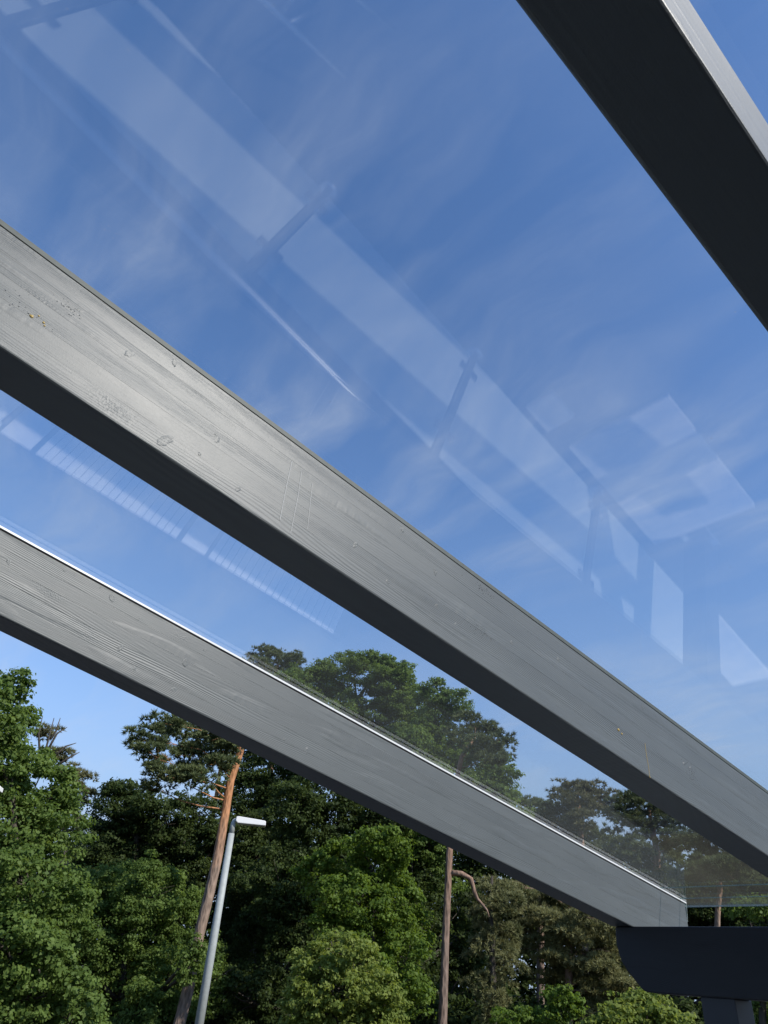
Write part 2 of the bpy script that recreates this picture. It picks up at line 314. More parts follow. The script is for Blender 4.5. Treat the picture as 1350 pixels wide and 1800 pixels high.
def bark_material(name, low, high, z0, z1, scale=9.0):
    m, t, out = mat_new(name)
    g = N(t, 'ShaderNodeNewGeometry')
    sx = N(t, 'ShaderNodeSeparateXYZ'); LK(t, g.outputs['Position'], sx.inputs[0])
    mp = N(t, 'ShaderNodeMapping', inp={'Scale': (1.0, 1.0, 0.28)}); LK(t, g.outputs['Position'], mp.inputs[0])
    n = N(t, 'ShaderNodeTexNoise', inp={'Scale': scale, 'Detail': 6.0, 'Roughness': 0.65}); LK(t, mp.outputs[0], n.inputs['Vector'])
    vo = N(t, 'ShaderNodeTexVoronoi', inp={'Scale': scale * 1.3}); LK(t, mp.outputs[0], vo.inputs['Vector'])
    zj = N(t, 'ShaderNodeMath', operation='MULTIPLY_ADD', inp={1: 2.5}); LK(t, n.outputs['Fac'], zj.inputs[0]); LK(t, sx.outputs['Z'], zj.inputs[2])
    zr = N(t, 'ShaderNodeMapRange', inp={'From Min': z0 + 1.2, 'From Max': z1 + 1.2}); LK(t, zj.outputs[0], zr.inputs[0])
    cm = N(t, 'ShaderNodeMix', data_type='RGBA', inp={6: (*low, 1), 7: (*high, 1)}); LK(t, zr.outputs[0], cm.inputs[0])
    r = N(t, 'ShaderNodeMapRange', inp={'From Min': 0.0, 'From Max': 0.6, 'To Min': 0.55, 'To Max': 1.25}); LK(t, vo.outputs['Distance'], r.inputs[0])
    r2 = N(t, 'ShaderNodeMapRange', inp={'From Min': 0.3, 'From Max': 0.7, 'To Min': 0.65, 'To Max': 1.25}); LK(t, n.outputs['Fac'], r2.inputs[0])
    rm = N(t, 'ShaderNodeMath', operation='MULTIPLY'); LK(t, r.outputs[0], rm.inputs[0]); LK(t, r2.outputs[0], rm.inputs[1])
    v = N(t, 'ShaderNodeVectorMath', operation='SCALE'); LK(t, cm.outputs[2], v.inputs[0]); LK(t, rm.outputs[0], v.inputs['Scale'])
    p = N(t, 'ShaderNodeBsdfPrincipled', inp={'Roughness': 0.85, 'Specular IOR Level': 0.2}); LK(t, v.outputs[0], p.inputs['Base Color'])
    b = N(t, 'ShaderNodeBump', inp={'Strength': 0.9, 'Distance': 0.03}); LK(t, vo.outputs['Distance'], b.inputs['Height']); LK(t, b.outputs[0], p.inputs['Normal'])
    LK(t, p.outputs[0], out.inputs['Surface'])
    return m

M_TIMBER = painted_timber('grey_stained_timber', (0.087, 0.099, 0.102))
M_BEAM = painted_timber('shaded_grey_beam', (0.0185, 0.0205, 0.0235), 0.5, 0.25)  # grey stain darkened to hold the beam's shade in its colour
M_POST = painted_timber('shaded_grey_post', (0.036, 0.039, 0.044), 0.6, 0.3)  # same stain made darker for the shade on the post
M_GLASS = glass_material('roof_glass')
M_EDGE = plain('pale_green_glass_edge', (0.45, 0.52, 0.50), 0.25, noise=0.1, scale=30)
t_ = M_EDGE.node_tree; o_ = [n for n in t_.nodes if n.type == 'OUTPUT_MATERIAL'][0]; s_ = o_.inputs['Surface'].links[0].from_socket
mx_ = N(t_, 'ShaderNodeMixShader', inp={0: 0.45}); tr_ = N(t_, 'ShaderNodeBsdfTransparent', inp={'Color': (0.8, 0.95, 0.9, 1)})
LK(t_, tr_.outputs[0], mx_.inputs[1]); LK(t_, s_, mx_.inputs[2]); LK(t_, mx_.outputs[0], o_.inputs['Surface'])
M_GASKET = plain('grey_rubber_gasket', (0.060, 0.074, 0.068), 0.6, noise=0.2, scale=60)
M_BLACK = plain('black_rubber', (0.012, 0.012, 0.013), 0.6)
M_WHITE = plain('white_edge_trim', (0.66, 0.68, 0.68), 0.35, noise=0.04)
M_STEEL = plain('brushed_stainless_steel', (0.62, 0.62, 0.61), 0.27, 1.0, noise=0.05, scale=40)
M_DARKSTEEL = plain('dull_grey_steel', (0.16, 0.17, 0.18), 0.4, 0.8, noise=0.05, scale=40)
M_SATIN = plain('satin_steel', (0.66, 0.66, 0.65), 0.48, 1.0, noise=0.05, scale=40)
M_POLISHED = plain('polished_steel', (0.80, 0.80, 0.79), 0.24, 1.0, noise=0.03, scale=40)
M_RESIN = plain('amber_resin', (0.40, 0.29, 0.09), 0.2, noise=0.2, scale=120)
M_BLISTER = plain('glossy_grey_paint', (0.13, 0.14, 0.145), 0.22, noise=0.1)
M_SCUFF = plain('chalky_scuff', (0.36, 0.37, 0.37), 0.7, noise=0.3, scale=200)
M_GALV = plain('galvanised_lamp_steel', (0.30, 0.325, 0.315), 0.6, 0.0, noise=0.12, scale=12)
M_LAMPHEAD = plain('pale_grey_lamp_paint', (0.72, 0.73, 0.71), 0.35, noise=0.05)
M_LENS = plain('milky_lamp_lens', (0.55, 0.57, 0.56), 0.2, noise=0.03)
M_ASPHALT = plain('dark_asphalt', (0.032, 0.036, 0.044), 0.9, noise=0.35, scale=60, bump=0.003)
M_EARTH = plain('woodland_floor', (0.06, 0.055, 0.035), 0.95, noise=0.5, scale=1.5, bump=0.02)
M_PALE = plain('pale_patch', (0.50, 0.50, 0.49), 0.85, noise=0.12, scale=18, bump=0.001)
M_WHITEBOARD = plain('white_painted_board', (0.86, 0.87, 0.88), 0.5, noise=0.05, scale=9)
M_DARKPANEL = plain('dark_grey_panel', (0.05, 0.055, 0.06), 0.5)
def frosted(name):
    m, t, out = mat_new(name)
    di = N(t, 'ShaderNodeBsdfPrincipled', inp={'Base Color': (0.74, 0.80, 0.80, 1), 'Roughness': 0.35})
    tl = N(t, 'ShaderNodeBsdfTranslucent', inp={'Color': (0.74, 0.80, 0.80, 1)})
    m1 = N(t, 'ShaderNodeMixShader', inp={0: 0.35}); LK(t, di.outputs[0], m1.inputs[1]); LK(t, tl.outputs[0], m1.inputs[2])
    LK(t, m1.outputs[0], out.inputs['Surface'])
    return m
M_FROST = frosted('frosted_glass')

# ------------------------------------------------------------------ setting: ground and terrace
v, f = [], []
G = 900.0; n = 24
for i in range(n + 1):
    for j in range(n + 1):
        v.append((-G + 2 * G * i / n, -G + 2 * G * j / n, -0.02))
for i in range(n):
    for j in range(n):
        a = i * (n + 1) + j; f.append((a, a + n + 1, a + n + 2, a + 1))
tag(link('ground', mesh_py('ground', v, f), M_EARTH), kind='structure')
tag(link('terrace_paving', box_me('terrace_paving', -6, 7.0, -8, 9.5, -0.30, 0.0, 0.01, 1), M_ASPHALT), kind='structure')

# ------------------------------------------------------------------ glass roof on sloping rafters
SL = math.radians(9.1355)
CS, SN = math.cos(SL), math.sin(SL)
H0 = 0.82                                   # underside of the rafters above the eye, square to the slope
RW, RD, STRIP = 0.105, 0.2235, 0.0160       # rafter width and depth, glazing strip
BX0, BX1, BZ0, BZ1 = 3.367, 3.51, 1.686, 1.9395   # eave beam
X_TOP, X_END = -2.35, 3.884
def frame(y):                               # local x down the slope, local z square to it
    return dict(loc=(SN * H0, y, EYE.z + CS * H0), rot=(0, SL, 0))
def loc_x(X, nn): return ((X - SN * H0) - nn * SN) / CS
def plumb(poly, X, keep_less=True):          # cut by a vertical plane at world X
    c = X - SN * H0
    return clip_poly(poly, CS, SN, c) if keep_less else clip_poly(poly, -CS, -SN, -c)
def level(poly, Z):                          # keep what lies above world height Z, below it only outside the beam
    c = Z - (EYE.z + CS * H0)
    return clip_poly(poly, SN, -CS, -c)
NL = 5
def rafter(y, label, trim, RW=RW):
    fr = frame(y)
    root = empty('rafter', fr['loc'], fr['rot'])
    tag(root, label, 'rafter', 'rafters carrying the glass roof')
    for i in range(NL):
        a, b = RD * i / NL, RD * (i + 1) / NL
        poly = [(-4, a), (6, a), (6, b), (-4, b)]
        poly = plumb(poly, X_END); poly = plumb(poly, X_TOP, False)
        poly = level(poly, BZ1 + 0.001)
        if len(poly) < 3: continue
        me = prism_me('lamella', poly, 0.0, RW, 'xz', 0.0 if i == 0 else 0.00022, 1)
        if i == 0:                           # planed, rounded lower arrises
            bm = bmesh.new(); bm.from_mesh(me)
            es = [e for e in bm.edges if all(abs(v.co.z) < 1e-4 for v in e.verts) and abs(e.verts[0].co.x - e.verts[1].co.x) > 1]
            bmesh.ops.bevel(bm, geom=es, offset=0.0055, segments=3, affect='EDGES', profile=0.5)
            bm.to_mesh(me); bm.free()
        link('lamella', me, M_TIMBER, root)
    x0, x1 = loc_x(X_TOP, RD), loc_x(X_END, RD)
    link('gasket', box_me('gasket', x0, x1, 0.004, RW - 0.004, RD, RD + 0.003, 0), M_BLACK, root)
    if trim == 'white':
        link('edge_trim', box_me('edge_trim', x0, x1 + 0.02, 0.001, 0.012, RD + 0.0070, RD + STRIP - 0.0015, 0.0008, 1), M_WHITE, root)
        link('glazing_strip', box_me('glazing_strip', x0, x1, 0.013, RW - 0.001, RD + 0.003, RD + STRIP, 0.001, 1), M_BLACK, root)
    else:
        link('glazing_strip', box_me('glazing_strip', x0, x1 + 0.02, 0.001, RW - 0.001, RD + 0.003, RD + STRIP, 0.001, 1), M_GASKET, root)
    return root
R_A = rafter(0.0765, 'dark rafter crossing the upper right corner with a bright narrow side', 'grey', 0.097)
R_B = rafter(1.070, 'long grey rafter running from the left edge to the right edge through the middle', 'grey')
R_C = rafter(2.080, 'outermost grey rafter with white edge line, ending on the dark eave beam', 'white')
R_D = rafter(-0.925, 'grey rafter on the far right side carrying the next glass pane', 'grey')

def mark(parent, name, pts, w, mat):
    # a thin raised streak on the side that faces the viewer
    V, F = [], []
    for k, (x, z) in enumerate(pts):
        V += [(x - w / 2, -0.0006, z), (x + w / 2, -0.0006, z), (x - w / 2, 0.0004, z), (x + w / 2, 0.0004, z)]
    for k in range(len(pts) - 1):
        a = 4 * k; c = a + 4
        F += [(a, a + 1, c + 1, c), (a + 2, c + 2, c + 3, a + 3), (a, c, c + 2, a + 2), (a + 1, a + 3, c + 3, c + 1)]
    F += [(0, 2, 3, 1), (4 * len(pts) - 4, 4 * len(pts) - 3, 4 * len(pts) - 1, 4 * len(pts) - 2)]
    return link(name, bevelled(mesh_py(name, V, F), 0), mat, parent)
mark(R_B, 'scuff_mark', [(0.458, 0.178), (0.466, 0.11), (0.478, 0.026)], 0.0016, M_SCUFF)
mark(R_B, 'scuff_mark', [(0.486, 0.174), (0.499, 0.10), (0.510, 0.012)], 0.0014, M_SCUFF)
mark(R_B, 'scuff_mark', [(0.520, 0.158), (0.543, 0.047)], 0.0012, M_SCUFF)
def knot(parent, x, z, s, seed):
    # torn fibres round a knot: an uneven raised rim with a chipped heart
    rr = random.Random(seed); n = 14; V = []; F = []
    lean = rr.uniform(-0.5, 0.5); tall = rr.uniform(0.8, 1.7)
    prof = ((1.0, 0.0), (0.78, 0.0004), (0.5, 0.0009), (0.25, 0.0001))
    for k, (q, hgt) in enumerate(prof):
        for i in range(n):
            t = 2 * math.pi * i / n
            r = q * s * (1 + rr.uniform(-0.22, 0.22))
            dz = math.sin(t) * r * tall
            V.append((x + math.cos(t) * r + lean * dz, 0.0003 - hgt * rr.uniform(0.1, 1.7), z + dz))
    V.append((x, -0.0002, z))
    for k in range(len(prof) - 1):
        for i in range(n):
            a = k * n + i; c = k * n + (i + 1) % n; F.append((a, c, c + n, a + n))
    for i in range(n): F.append(((len(prof) - 1) * n + i, (len(prof) - 1) * n + (i + 1) % n, len(V) - 1))
    return link('knot', bevelled(mesh_py('knot', V, [q[::-1] for q in F], True), 0), M_TIMBER, parent)
for k, (x, z) in enumerate([(0.075, 0.156), (0.152, 0.206), (0.207, 0.03), (0.291, 0.108), (0.275, 0.05), (0.372, 0.032), (0.667, 0.086), (0.773, 0.052), (0.903, 0.159), (0.925, 0.075), (0.994, 0.062), (0.782, 0.208), (1.191, 0.115), (1.38, 0.161), (1.781, 0.201), (-0.036, 0.171)]):
    knot(R_B, x, z, (0.009, 0.0065, 0.012, 0.0085, 0.005, 0.006)[k % 6] if k < 6 else 0.0065, k)
for k, (x, z) in enumerate([(0.182, 0.15), (0.325, 0.21), (0.488, 0.205), (0.591, 0.185), (0.576, 0.071), (0.785, 0.033), (0.836, 0.200), (0.787, 0.128), (0.643, 0.037), (1.32, 0.05), (1.654, 0.184), (1.22, 0.05), (2.1, 0.06)]):
    knot(R_C, x, z, (0.008, 0.006, 0.012, 0.006, 0.010)[k % 5], 100 + k)
def blister(parent, x, z, w, hgt, n, seed):
    # a patch of tiny paint blisters that glitter in the sun
    rr = random.Random(seed); V = []; F = []
    for i in range(n):
        px = x + rr.gauss(0, w); pz = z + rr.gauss(0, hgt); s = rr.uniform(0.0006, 0.0019); o = len(V)
        for k in range(5):
            t = 2 * math.pi * k / 5 + rr.random(); V.append((px + math.cos(t) * s * rr.uniform(.7, 1.4), 0.0002, pz + math.sin(t) * s))
        V.append((px + rr.uniform(-.3, .3) * s, -s * rr.uniform(0.3, 0.8), pz + rr.uniform(-.3, .3) * s))
        F += [(o + k, o + 5, o + (k + 1) % 5) for k in range(5)]
    return tag(link('paint_blisters', bevelled(mesh_py('paint_blisters', V, F), 0), M_BLISTER, parent), kind='stuff')
blister(R_B, 2.031, 0.100, 0.020, 0.013, 120, 1)
blister(R_B, 1.070, 0.204, 0.022, 0.006, 60, 2)
blister(R_B, 1.082, 0.093, 0.022, 0.010, 50, 3)
blister(R_B, -0.053, 0.161, 0.014, 0.008, 40, 4)
blister(R_B, -0.10, 0.10, 0.02, 0.012, 30, 5)
blister(R_C, 0.46, 0.215, 0.05, 0.005, 40, 6)
def resin(parent, x, z, s):
    bm = bmesh.new(); bmesh.ops.create_icosphere(bm, subdivisions=2, radius=s)
    rr = random.Random(int(x * 100))
    for v in bm.verts:
        v.co.x *= rr.uniform(0.7, 1.5); v.co.y *= 0.45; v.co.z *= rr.uniform(0.6, 1.2)
        v.co += Vector((x, -0.0005, z))
    me = bpy.data.meshes.new('resin_drop'); bm.to_mesh(me); bm.free()
    return link('resin_drop', me, M_RESIN, parent)
for x, z, s in ((-0.088, 0.0935, 0.0045), (-0.080, 0.1035, 0.0022), (-0.068, 0.097, 0.0030), (-0.064, 0.0925, 0.0022), (1.652, 0.079, 0.006), (1.668, 0.0745, 0.004), (1.80, 0.002, 0.003)):
    resin(R_B, x, z, s * 0.72)
mark(R_B, 'resin_thread', [(1.783, 0.094), (1.788, 0.06), (1.796, 0.03), (1.799, 0.003)], 0.0014, M_RESIN)

ex = loc_x(X_END, RD)
link('end_clip', box_me('end_clip', ex + 0.022, ex + 0.026, 0.004, 0.03, RD - 0.075, RD + STRIP, 0.0008, 1), M_EDGE, R_C)
link('end_clip_arm', box_me('end_clip_arm', ex - 0.03, ex + 0.022, 0.006, 0.024, RD - 0.006, RD - 0.002, 0), M_EDGE, R_C)
GT = 0.008
def pane(y0, y1, label):
    fr = frame(0)
    root = tag(empty('roof_glazing', fr['loc'], fr['rot']), label, 'glass pane', 'clear panes of the roof')
    z0 = RD + STRIP + 0.0005
    x0, x1 = loc_x(X_TOP + 0.02, z0), loc_x(3.995, z0)
    link('glass_sheet', box_me('glass_sheet', x0, x1, y0, y1, z0, z0 + GT, 0), M_GLASS, root)
    link('polished_edge', box_me('polished_edge', x1 + 0.0005, x1 + 0.004, y0, y1, z0 - 0.0005, z0 + GT, 0), M_EDGE, root)
    for X in (3.672, 3.845):
        q = loc_x(X, z0)
        link('pale_line', box_me('pale_line', q, q + 0.0035, y0 + 0.06, y1 - 0.06, z0 - 0.0025, z0 - 0.0003, 0), M_EDGE, root)  # thin pale line across the underside of the pane
    return root
pane(0.0765 + RW / 2 + 0.004, 1.070 + RW / 2 - 0.004, 'clear roof pane mirroring a railing, between the middle and upper right rafters')
pane(1.070 + RW / 2 + 0.004, 2.080 + RW - 0.002, 'clear roof pane between the middle rafter and the outermost one, trees behind it')
pane(-0.925 + RW / 2 + 0.004, 0.0765 + RW / 2 - 0.004, 'clear roof pane right of the dark upper right rafter')

# eave beam with a rounded shoulder at its free end
prof = [(-3.2, BZ1), (2.167, BZ1), (2.170, 1.905), (2.170, 1.868), (2.163, 1.832), (2.150, 1.796), (2.128, 1.765), (2.062, 1.697), (2.042, 1.689), (1.98, BZ0), (-3.2, BZ0)]
be = empty('eave_beam', (3.43, 0, BZ0))
tag(be, 'dark grey eave beam with rounded shoulder end at lower right', 'beam')
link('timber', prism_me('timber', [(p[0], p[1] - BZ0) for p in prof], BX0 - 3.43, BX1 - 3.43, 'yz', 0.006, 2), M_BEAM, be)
def post(x, y, z1, label, w=0.145):
    r = tag(empty('timber_post', (x, y, 0)), label, 'post', 'posts of the glass roof')
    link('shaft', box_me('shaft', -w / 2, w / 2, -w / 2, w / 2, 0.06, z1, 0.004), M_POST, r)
    link('base_plate', box_me('base_plate', -0.09, 0.09, -0.09, 0.09, 0.0, 0.012, 0.002, 1), M_STEEL, r)
    link('base_stem', tube_me('base_stem', [(0, 0, 0.012), (0, 0, 0.06)], 0.02), M_STEEL, r)
    return r
post(3.375 + 0.0725, 1.726, BZ0, 'grey timber post under the eave beam at the lower right corner')
# upper beam and posts behind the viewer carry the high end
zt = EYE.z + CS * H0 - loc_x(X_TOP + 0.15, 0) * SN
ub = tag(empty('ridge_beam', (X_TOP + 0.15, 0, zt - 0.26)), 'grey beam behind the viewer carrying the upper rafter ends', 'beam')
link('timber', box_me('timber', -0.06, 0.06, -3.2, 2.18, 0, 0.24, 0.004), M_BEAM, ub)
post(X_TOP + 0.15, 1.73, zt - 0.26, 'grey timber post behind the viewer on the railing side')
post(X_TOP + 0.15, -2.6, zt - 0.26, 'grey timber post behind the viewer on the far side')
post(3.375 + 0.0725, -2.6, BZ0, 'grey timber post at the far right end of the eave beam')

# ------------------------------------------------------------------ things under the roof, mirrored in the panes
RY = 2.06
rail = tag(empty('glass_railing', (0, RY, 0)), 'steel railing with frosted panels, mirrored in the roof glass', 'railing')
rx = [-2.25, -0.99, 0.27, 1.51, 2.77, 4.03]
for i, x in enumerate(rx):
    pm = link('rail_post', box_me('rail_post', x - 0.018, x + 0.018, -0.030, -0.008, 0.0, 1.095, 0.004), M_DARKSTEEL, rail)
    link('foot_plate', tube_me('foot_plate', [(x, 0, 0), (x, 0, 0.012)], 0.055, 20), M_STEEL, pm)
    for z in (0.20, 0.80):
        for s in (-1, 1):
            link('glass_clamp', box_me('glass_clamp', x + s * 0.018, x + s * 0.072 + (0.0), -0.018, 0.018, z - 0.03, z + 0.03, 0.005) if s > 0 else
                 box_me('glass_clamp', x - 0.072, x - 0.018, -0.018, 0.018, z - 0.03, z + 0.03, 0.005), M_STEEL, pm)
for a, b in zip(rx[:-1], rx[1:]):
    link('frosted_panel', box_me('frosted_panel', a + 0.030, b - 0.030, -0.005, 0.005, 0.05, 0.97, 0.001, 1), M_FROST, rail)
link('handrail', tube_me('handrail', [(-2.6, 0, 1.115), (4.2, 0, 1.115)], 0.021, 14), M_SATIN, rail)

bar = tag(empty('glint_rails', (-0.6, 1.05, 0)), 'polished steel rails tilted to glint in the roof glass at the top', 'handrail')
for p0, p1 in (((-1.05, 1.381, 0.833), (0.025, 1.348, 0.54)), ((-1.05, 1.186, 0.897), (0.056, 1.068, 0.56))):  # slope and height set so the sun glints off these added rails
    a, c = Vector(p0) - bar.location, Vector(p1) - bar.location
    link('rail', tube_me('rail', [a, c], 0.013, 20), M_POLISHED, bar)
    for t in (0.12, 0.74):
        q = a.lerp(c, t)
        link('leg', tube_me('leg', [(q.x, q.y, 0), (q.x, q.y, q.z - 0.012)], 0.012), M_STEEL, bar)
link('cross_bar', tube_me('cross_bar', [(0.30, 0.302, 0.60), (0.30, 0.22, 0.57), (0.30, 0.14, 0.58), (0.30, 0.065, 0.63)], 0.009), M_STEEL, bar)

sh = empty('low_enclosure', (0.033, 4.725, 0), (0, 0, math.radians(-14.4)))
tag(sh, 'low white boarded enclosure, mirrored in the glass beside the middle rafter', 'enclosure')
H = 0.75
for (a, b) in ((0.0, 1.135), (1.40, 2.5)):
    k = int(round((b - a) / 0.056)); w = (b - a) / k
    for i in range(k):
        link('board', box_me('board', a + i * w + 0.003, a + (i + 1) * w - 0.003, -0.012, 0.0, 0.02, H, 0.0015, 1), M_WHITEBOARD, sh)
link('back_panel', box_me('back_panel', -0.9, 2.6, 0.002, 0.03, 0.0, H - 0.01, 0), M_DARKPANEL, sh)
link('white_panel', box_me('white_panel', -0.27, -0.04, -0.012, 0.0, 0.02, H, 0.002, 1), M_WHITEBOARD, sh)
link('white_panel', box_me('white_panel', -0.62, -0.30, -0.012, 0.0, 0.02, H, 0.002, 1), M_WHITEBOARD, sh)
link('white_panel', box_me('white_panel', 1.175, 1.37, -0.012, 0.0, 0.40, H, 0.002, 1), M_WHITEBOARD, sh)
link('pipe', tube_me('pipe', [(-0.285, -0.04, 0.02), (-0.285, -0.04, 0.70)], 0.022), M_DARKPANEL, sh)
link('side_panel', box_me('side_panel', -0.9, -0.88, 0.03, 0.8, 0.0, H - 0.01, 0), M_DARKPANEL, sh)
link('side_panel', box_me('side_panel', 2.58, 2.6, 0.03, 0.8, 0.0, H - 0.01, 0), M_DARKPANEL, sh)

def slab(x0, x1, y0, y1, label):  # added pale slabs that stand in for bright patches mirrored in the glass
    o = link('bright_patch_slab', box_me('bright_patch_slab', -(x1 - x0) / 2, (x1 - x0) / 2, -(y1 - y0) / 2, (y1 - y0) / 2, 0, 0.04, 0.004), M_PALE, loc=((x0 + x1) / 2, (y0 + y1) / 2, 0.0))
    return tag(o, label, 'slab', 'pale slabs added for bright patches in the glass')
slab(2.36, 3.33, 1.30, 1.98, 'large pale slab added for the bright patch mirrored beside the post')
slab(1.97, 2.19, 1.82, 2.02, 'small pale slab added for the bright patch mirrored near the railing')
slab(4.15, 4.9, 1.98, 2.28, 'pale slab added beyond the eave beam for the bright patch mirrored at the right')

# ------------------------------------------------------------------ street lamps
def street_lamp(loc, rz, label):
    L = tag(empty('street_lamp', loc, (0, 0, rz)), label, 'street lamp', 'street lamps before the wood')
    link('pole', tube_me('pole', [(0, 0, 0), (0, 0, 2.2), (0, 0, 4.25)], [0.095, 0.085, 0.068], 18), M_GALV, L)
    link('pole_top', tube_me('pole_top', [(0, 0, 4.254), (0, 0, 4.46), (0.015, 0, 4.52), (0.06, 0, 4.55)], [0.060, 0.056, 0.052, 0.045], 16), M_GALV, L)
    poly = [(0.05, 4.515), (0.055, 4.60), (0.10, 4.612), (0.70, 4.575), (0.735, 4.555), (0.74, 4.47), (0.10, 4.47)]
    h = link('lamp_head', prism_me('lamp_head', poly, -0.13, 0.13, 'xz', 0.012, 2), M_LAMPHEAD, L)
    link('lens', box_me('lens', 0.14, 0.70, -0.10, 0.10, 4.462, 4.469, 0.002, 1), M_LENS, h)
    return L
HEAD_RZ = math.atan2(-0.362, 0.595)
street_lamp((9.00, 15.59, 0), HEAD_RZ, 'slim grey street lamp with flat pale head in front of the pine')
street_lamp((3.70, 17.72, 0), HEAD_RZ, 'street lamp whose pale head tip shows at the left edge')

# ------------------------------------------------------------------ trees
RNG = np.random.default_rng(11)
def rand_unit(n):
    a = RNG.normal(size=(n, 3)); return a / np.linalg.norm(a, axis=1, keepdims=True)
def faces_mesh(name, V, F, var):
    """V (k,c,3) corners of every leaf"""
    k, c = V.shape[0], V.shape[1]
    me = bpy.data.meshes.new(name)
    me.vertices.add(k * c); me.vertices.foreach_set('co', V.reshape(-1).astype(np.float32))
    me.loops.add(k * c); me.loops.foreach_set('vertex_index', np.arange(k * c, dtype=np.int32))
    me.polygons.add(k); me.polygons.foreach_set('loop_start', np.arange(0, k * c, c, dtype=np.int32))
    at = me.attributes.new('var', 'FLOAT', 'FACE'); at.data.foreach_set('value', var.astype(np.float32))
    me.update(calc_edges=True)
    return me
def broad_leaves(lobes, size, cover, clump=0.38):
    """rhombic leaves in dense clumps at the ends of the twigs, near the skin of each lobe"""
    out, var = [], []
    for (cx, cy, cz, rx, rz) in lobes:
        c = np.array((cx, cy, cz)); rad = np.array((rx, rx, rz))
        area = 4 * math.pi * ((rx * rx) ** 1.6 / 3 + 2 * (rx * rz) ** 1.6 / 3) ** (1 / 1.6)
        cl = clump * min(1.0, 0.45 + 0.45 * rx)
        nc = max(8, int(2.2 * area / (math.pi * cl * cl)))
        per = max(12, int(cover * area / (0.40 * size * size) / nc))
        d = rand_unit(nc)
        rr = RNG.uniform(0.30, 1.0, nc) ** 0.45 * RNG.normal(1.0, 0.13, nc)
        cc = c + d * rr[:, None] * rad
        csz = RNG.uniform(0.55, 1.25, nc) * cl
        # each clump is a leafy half shell open below, so its top catches the light
        q = rand_unit(nc * per).reshape(nc, per, 3); q[:, :, 2] = np.abs(q[:, :, 2]) * RNG.choice([1, 1, 1, -0.6], size=(nc, per))
        rad_q = RNG.uniform(0.45, 1.0, (nc, per, 1)) * (1 + RNG.normal(0, 0.18, (nc, per, 1)))
        P = cc[:, None, :] + q * rad_q * (csz[:, None, None] * np.array((1.0, 1.0, 0.62)))
        P = P.reshape(-1, 3); qf = q.reshape(-1, 3); k = len(P)
        keep = P[:, 2] + 0 > -50
        nrm = rand_unit(k) * 0.75 + qf * 0.6 + np.repeat(d, per, axis=0) * 0.25 + np.array((0, 0, 0.35)); nrm /= np.linalg.norm(nrm, axis=1, keepdims=True)
        ax = np.cross(nrm, rand_unit(k)); ax /= np.linalg.norm(ax, axis=1, keepdims=True); ay = np.cross(nrm, ax)
        s = size * RNG.uniform(0.6, 1.3, k)[:, None]
        V = np.stack([P - ax * s * 0.5, P + ay * s * 0.36 + nrm * s * 0.08, P + ax * s * 0.55, P - ay * s * 0.36 + nrm * s * 0.08], axis=1)
        vv = np.clip(np.repeat(RNG.uniform(0.0, 1.0, nc), per) * 0.65 + RNG.uniform(0, 1, k) * 0.35, 0, 1)
        out.append(V[keep]); var.append(vv[keep])
    return np.concatenate(out), np.concatenate(var)
def needles(lobes, size, cover, droop=0.0, flat=0.45):
    """tufts of thin blades packed into cushions along the boughs"""
    out, var = [], []
    for (cx, cy, cz, rx, rz) in lobes:
        c = np.array((cx, cy, cz)); rad = np.array((rx, rx, rz))
        area = 4 * math.pi * ((rx * rx) ** 1.6 / 3 + 2 * (rx * rz) ** 1.6 / 3) ** (1 / 1.6)
        per = 14
        wdt = size * 0.20
        nt_ = int(cover * area / (per * 0.5 * size * wdt))
        ncl = max(7, int(area * 2.6))
        d = rand_unit(ncl); rr = RNG.uniform(0.2, 1.0, ncl) ** 0.5 * RNG.normal(1.0, 0.07, ncl)
        cc = c + d * rr[:, None] * rad
        pick = RNG.integers(0, ncl, nt_)
        cs = RNG.uniform(0.22, 0.42, ncl)[pick]
        q = rand_unit(nt_); q[:, 2] = np.where(RNG.uniform(0, 1, nt_) < 0.75, np.abs(q[:, 2]), q[:, 2])
        T = cc[pick] + q * (cs * RNG.uniform(0.4, 1.0, nt_) ** 0.6)[:, None] * np.array((1, 1, flat))
        T[:, 2] -= droop * np.linalg.norm((T - c)[:, :2], axis=1) * 0.35
        up = q * 0.8 + rand_unit(nt_) * 0.35 + np.array((0, 0, 0.5 - droop)); up /= np.linalg.norm(up, axis=1, keepdims=True)
        k = nt_ * per
        base = np.repeat(T, per, axis=0); ax = np.repeat(up, per, axis=0) * 0.8 + rand_unit(k) * 0.75
        ax /= np.linalg.norm(ax, axis=1, keepdims=True)
        side = np.cross(ax, rand_unit(k)); side /= np.linalg.norm(side, axis=1, keepdims=True)
        L = size * RNG.uniform(0.6, 1.2, k)[:, None]
        V = np.stack([base - side * wdt / 2, base + side * wdt / 2, base + ax * L], axis=1)
        vv = np.clip(np.repeat(RNG.uniform(0, 1, ncl)[pick], per) * 0.6 + RNG.uniform(0, 1, k) * 0.4, 0, 1)
        out.append(V); var.append(vv)
    return np.concatenate(out), np.concatenate(var)
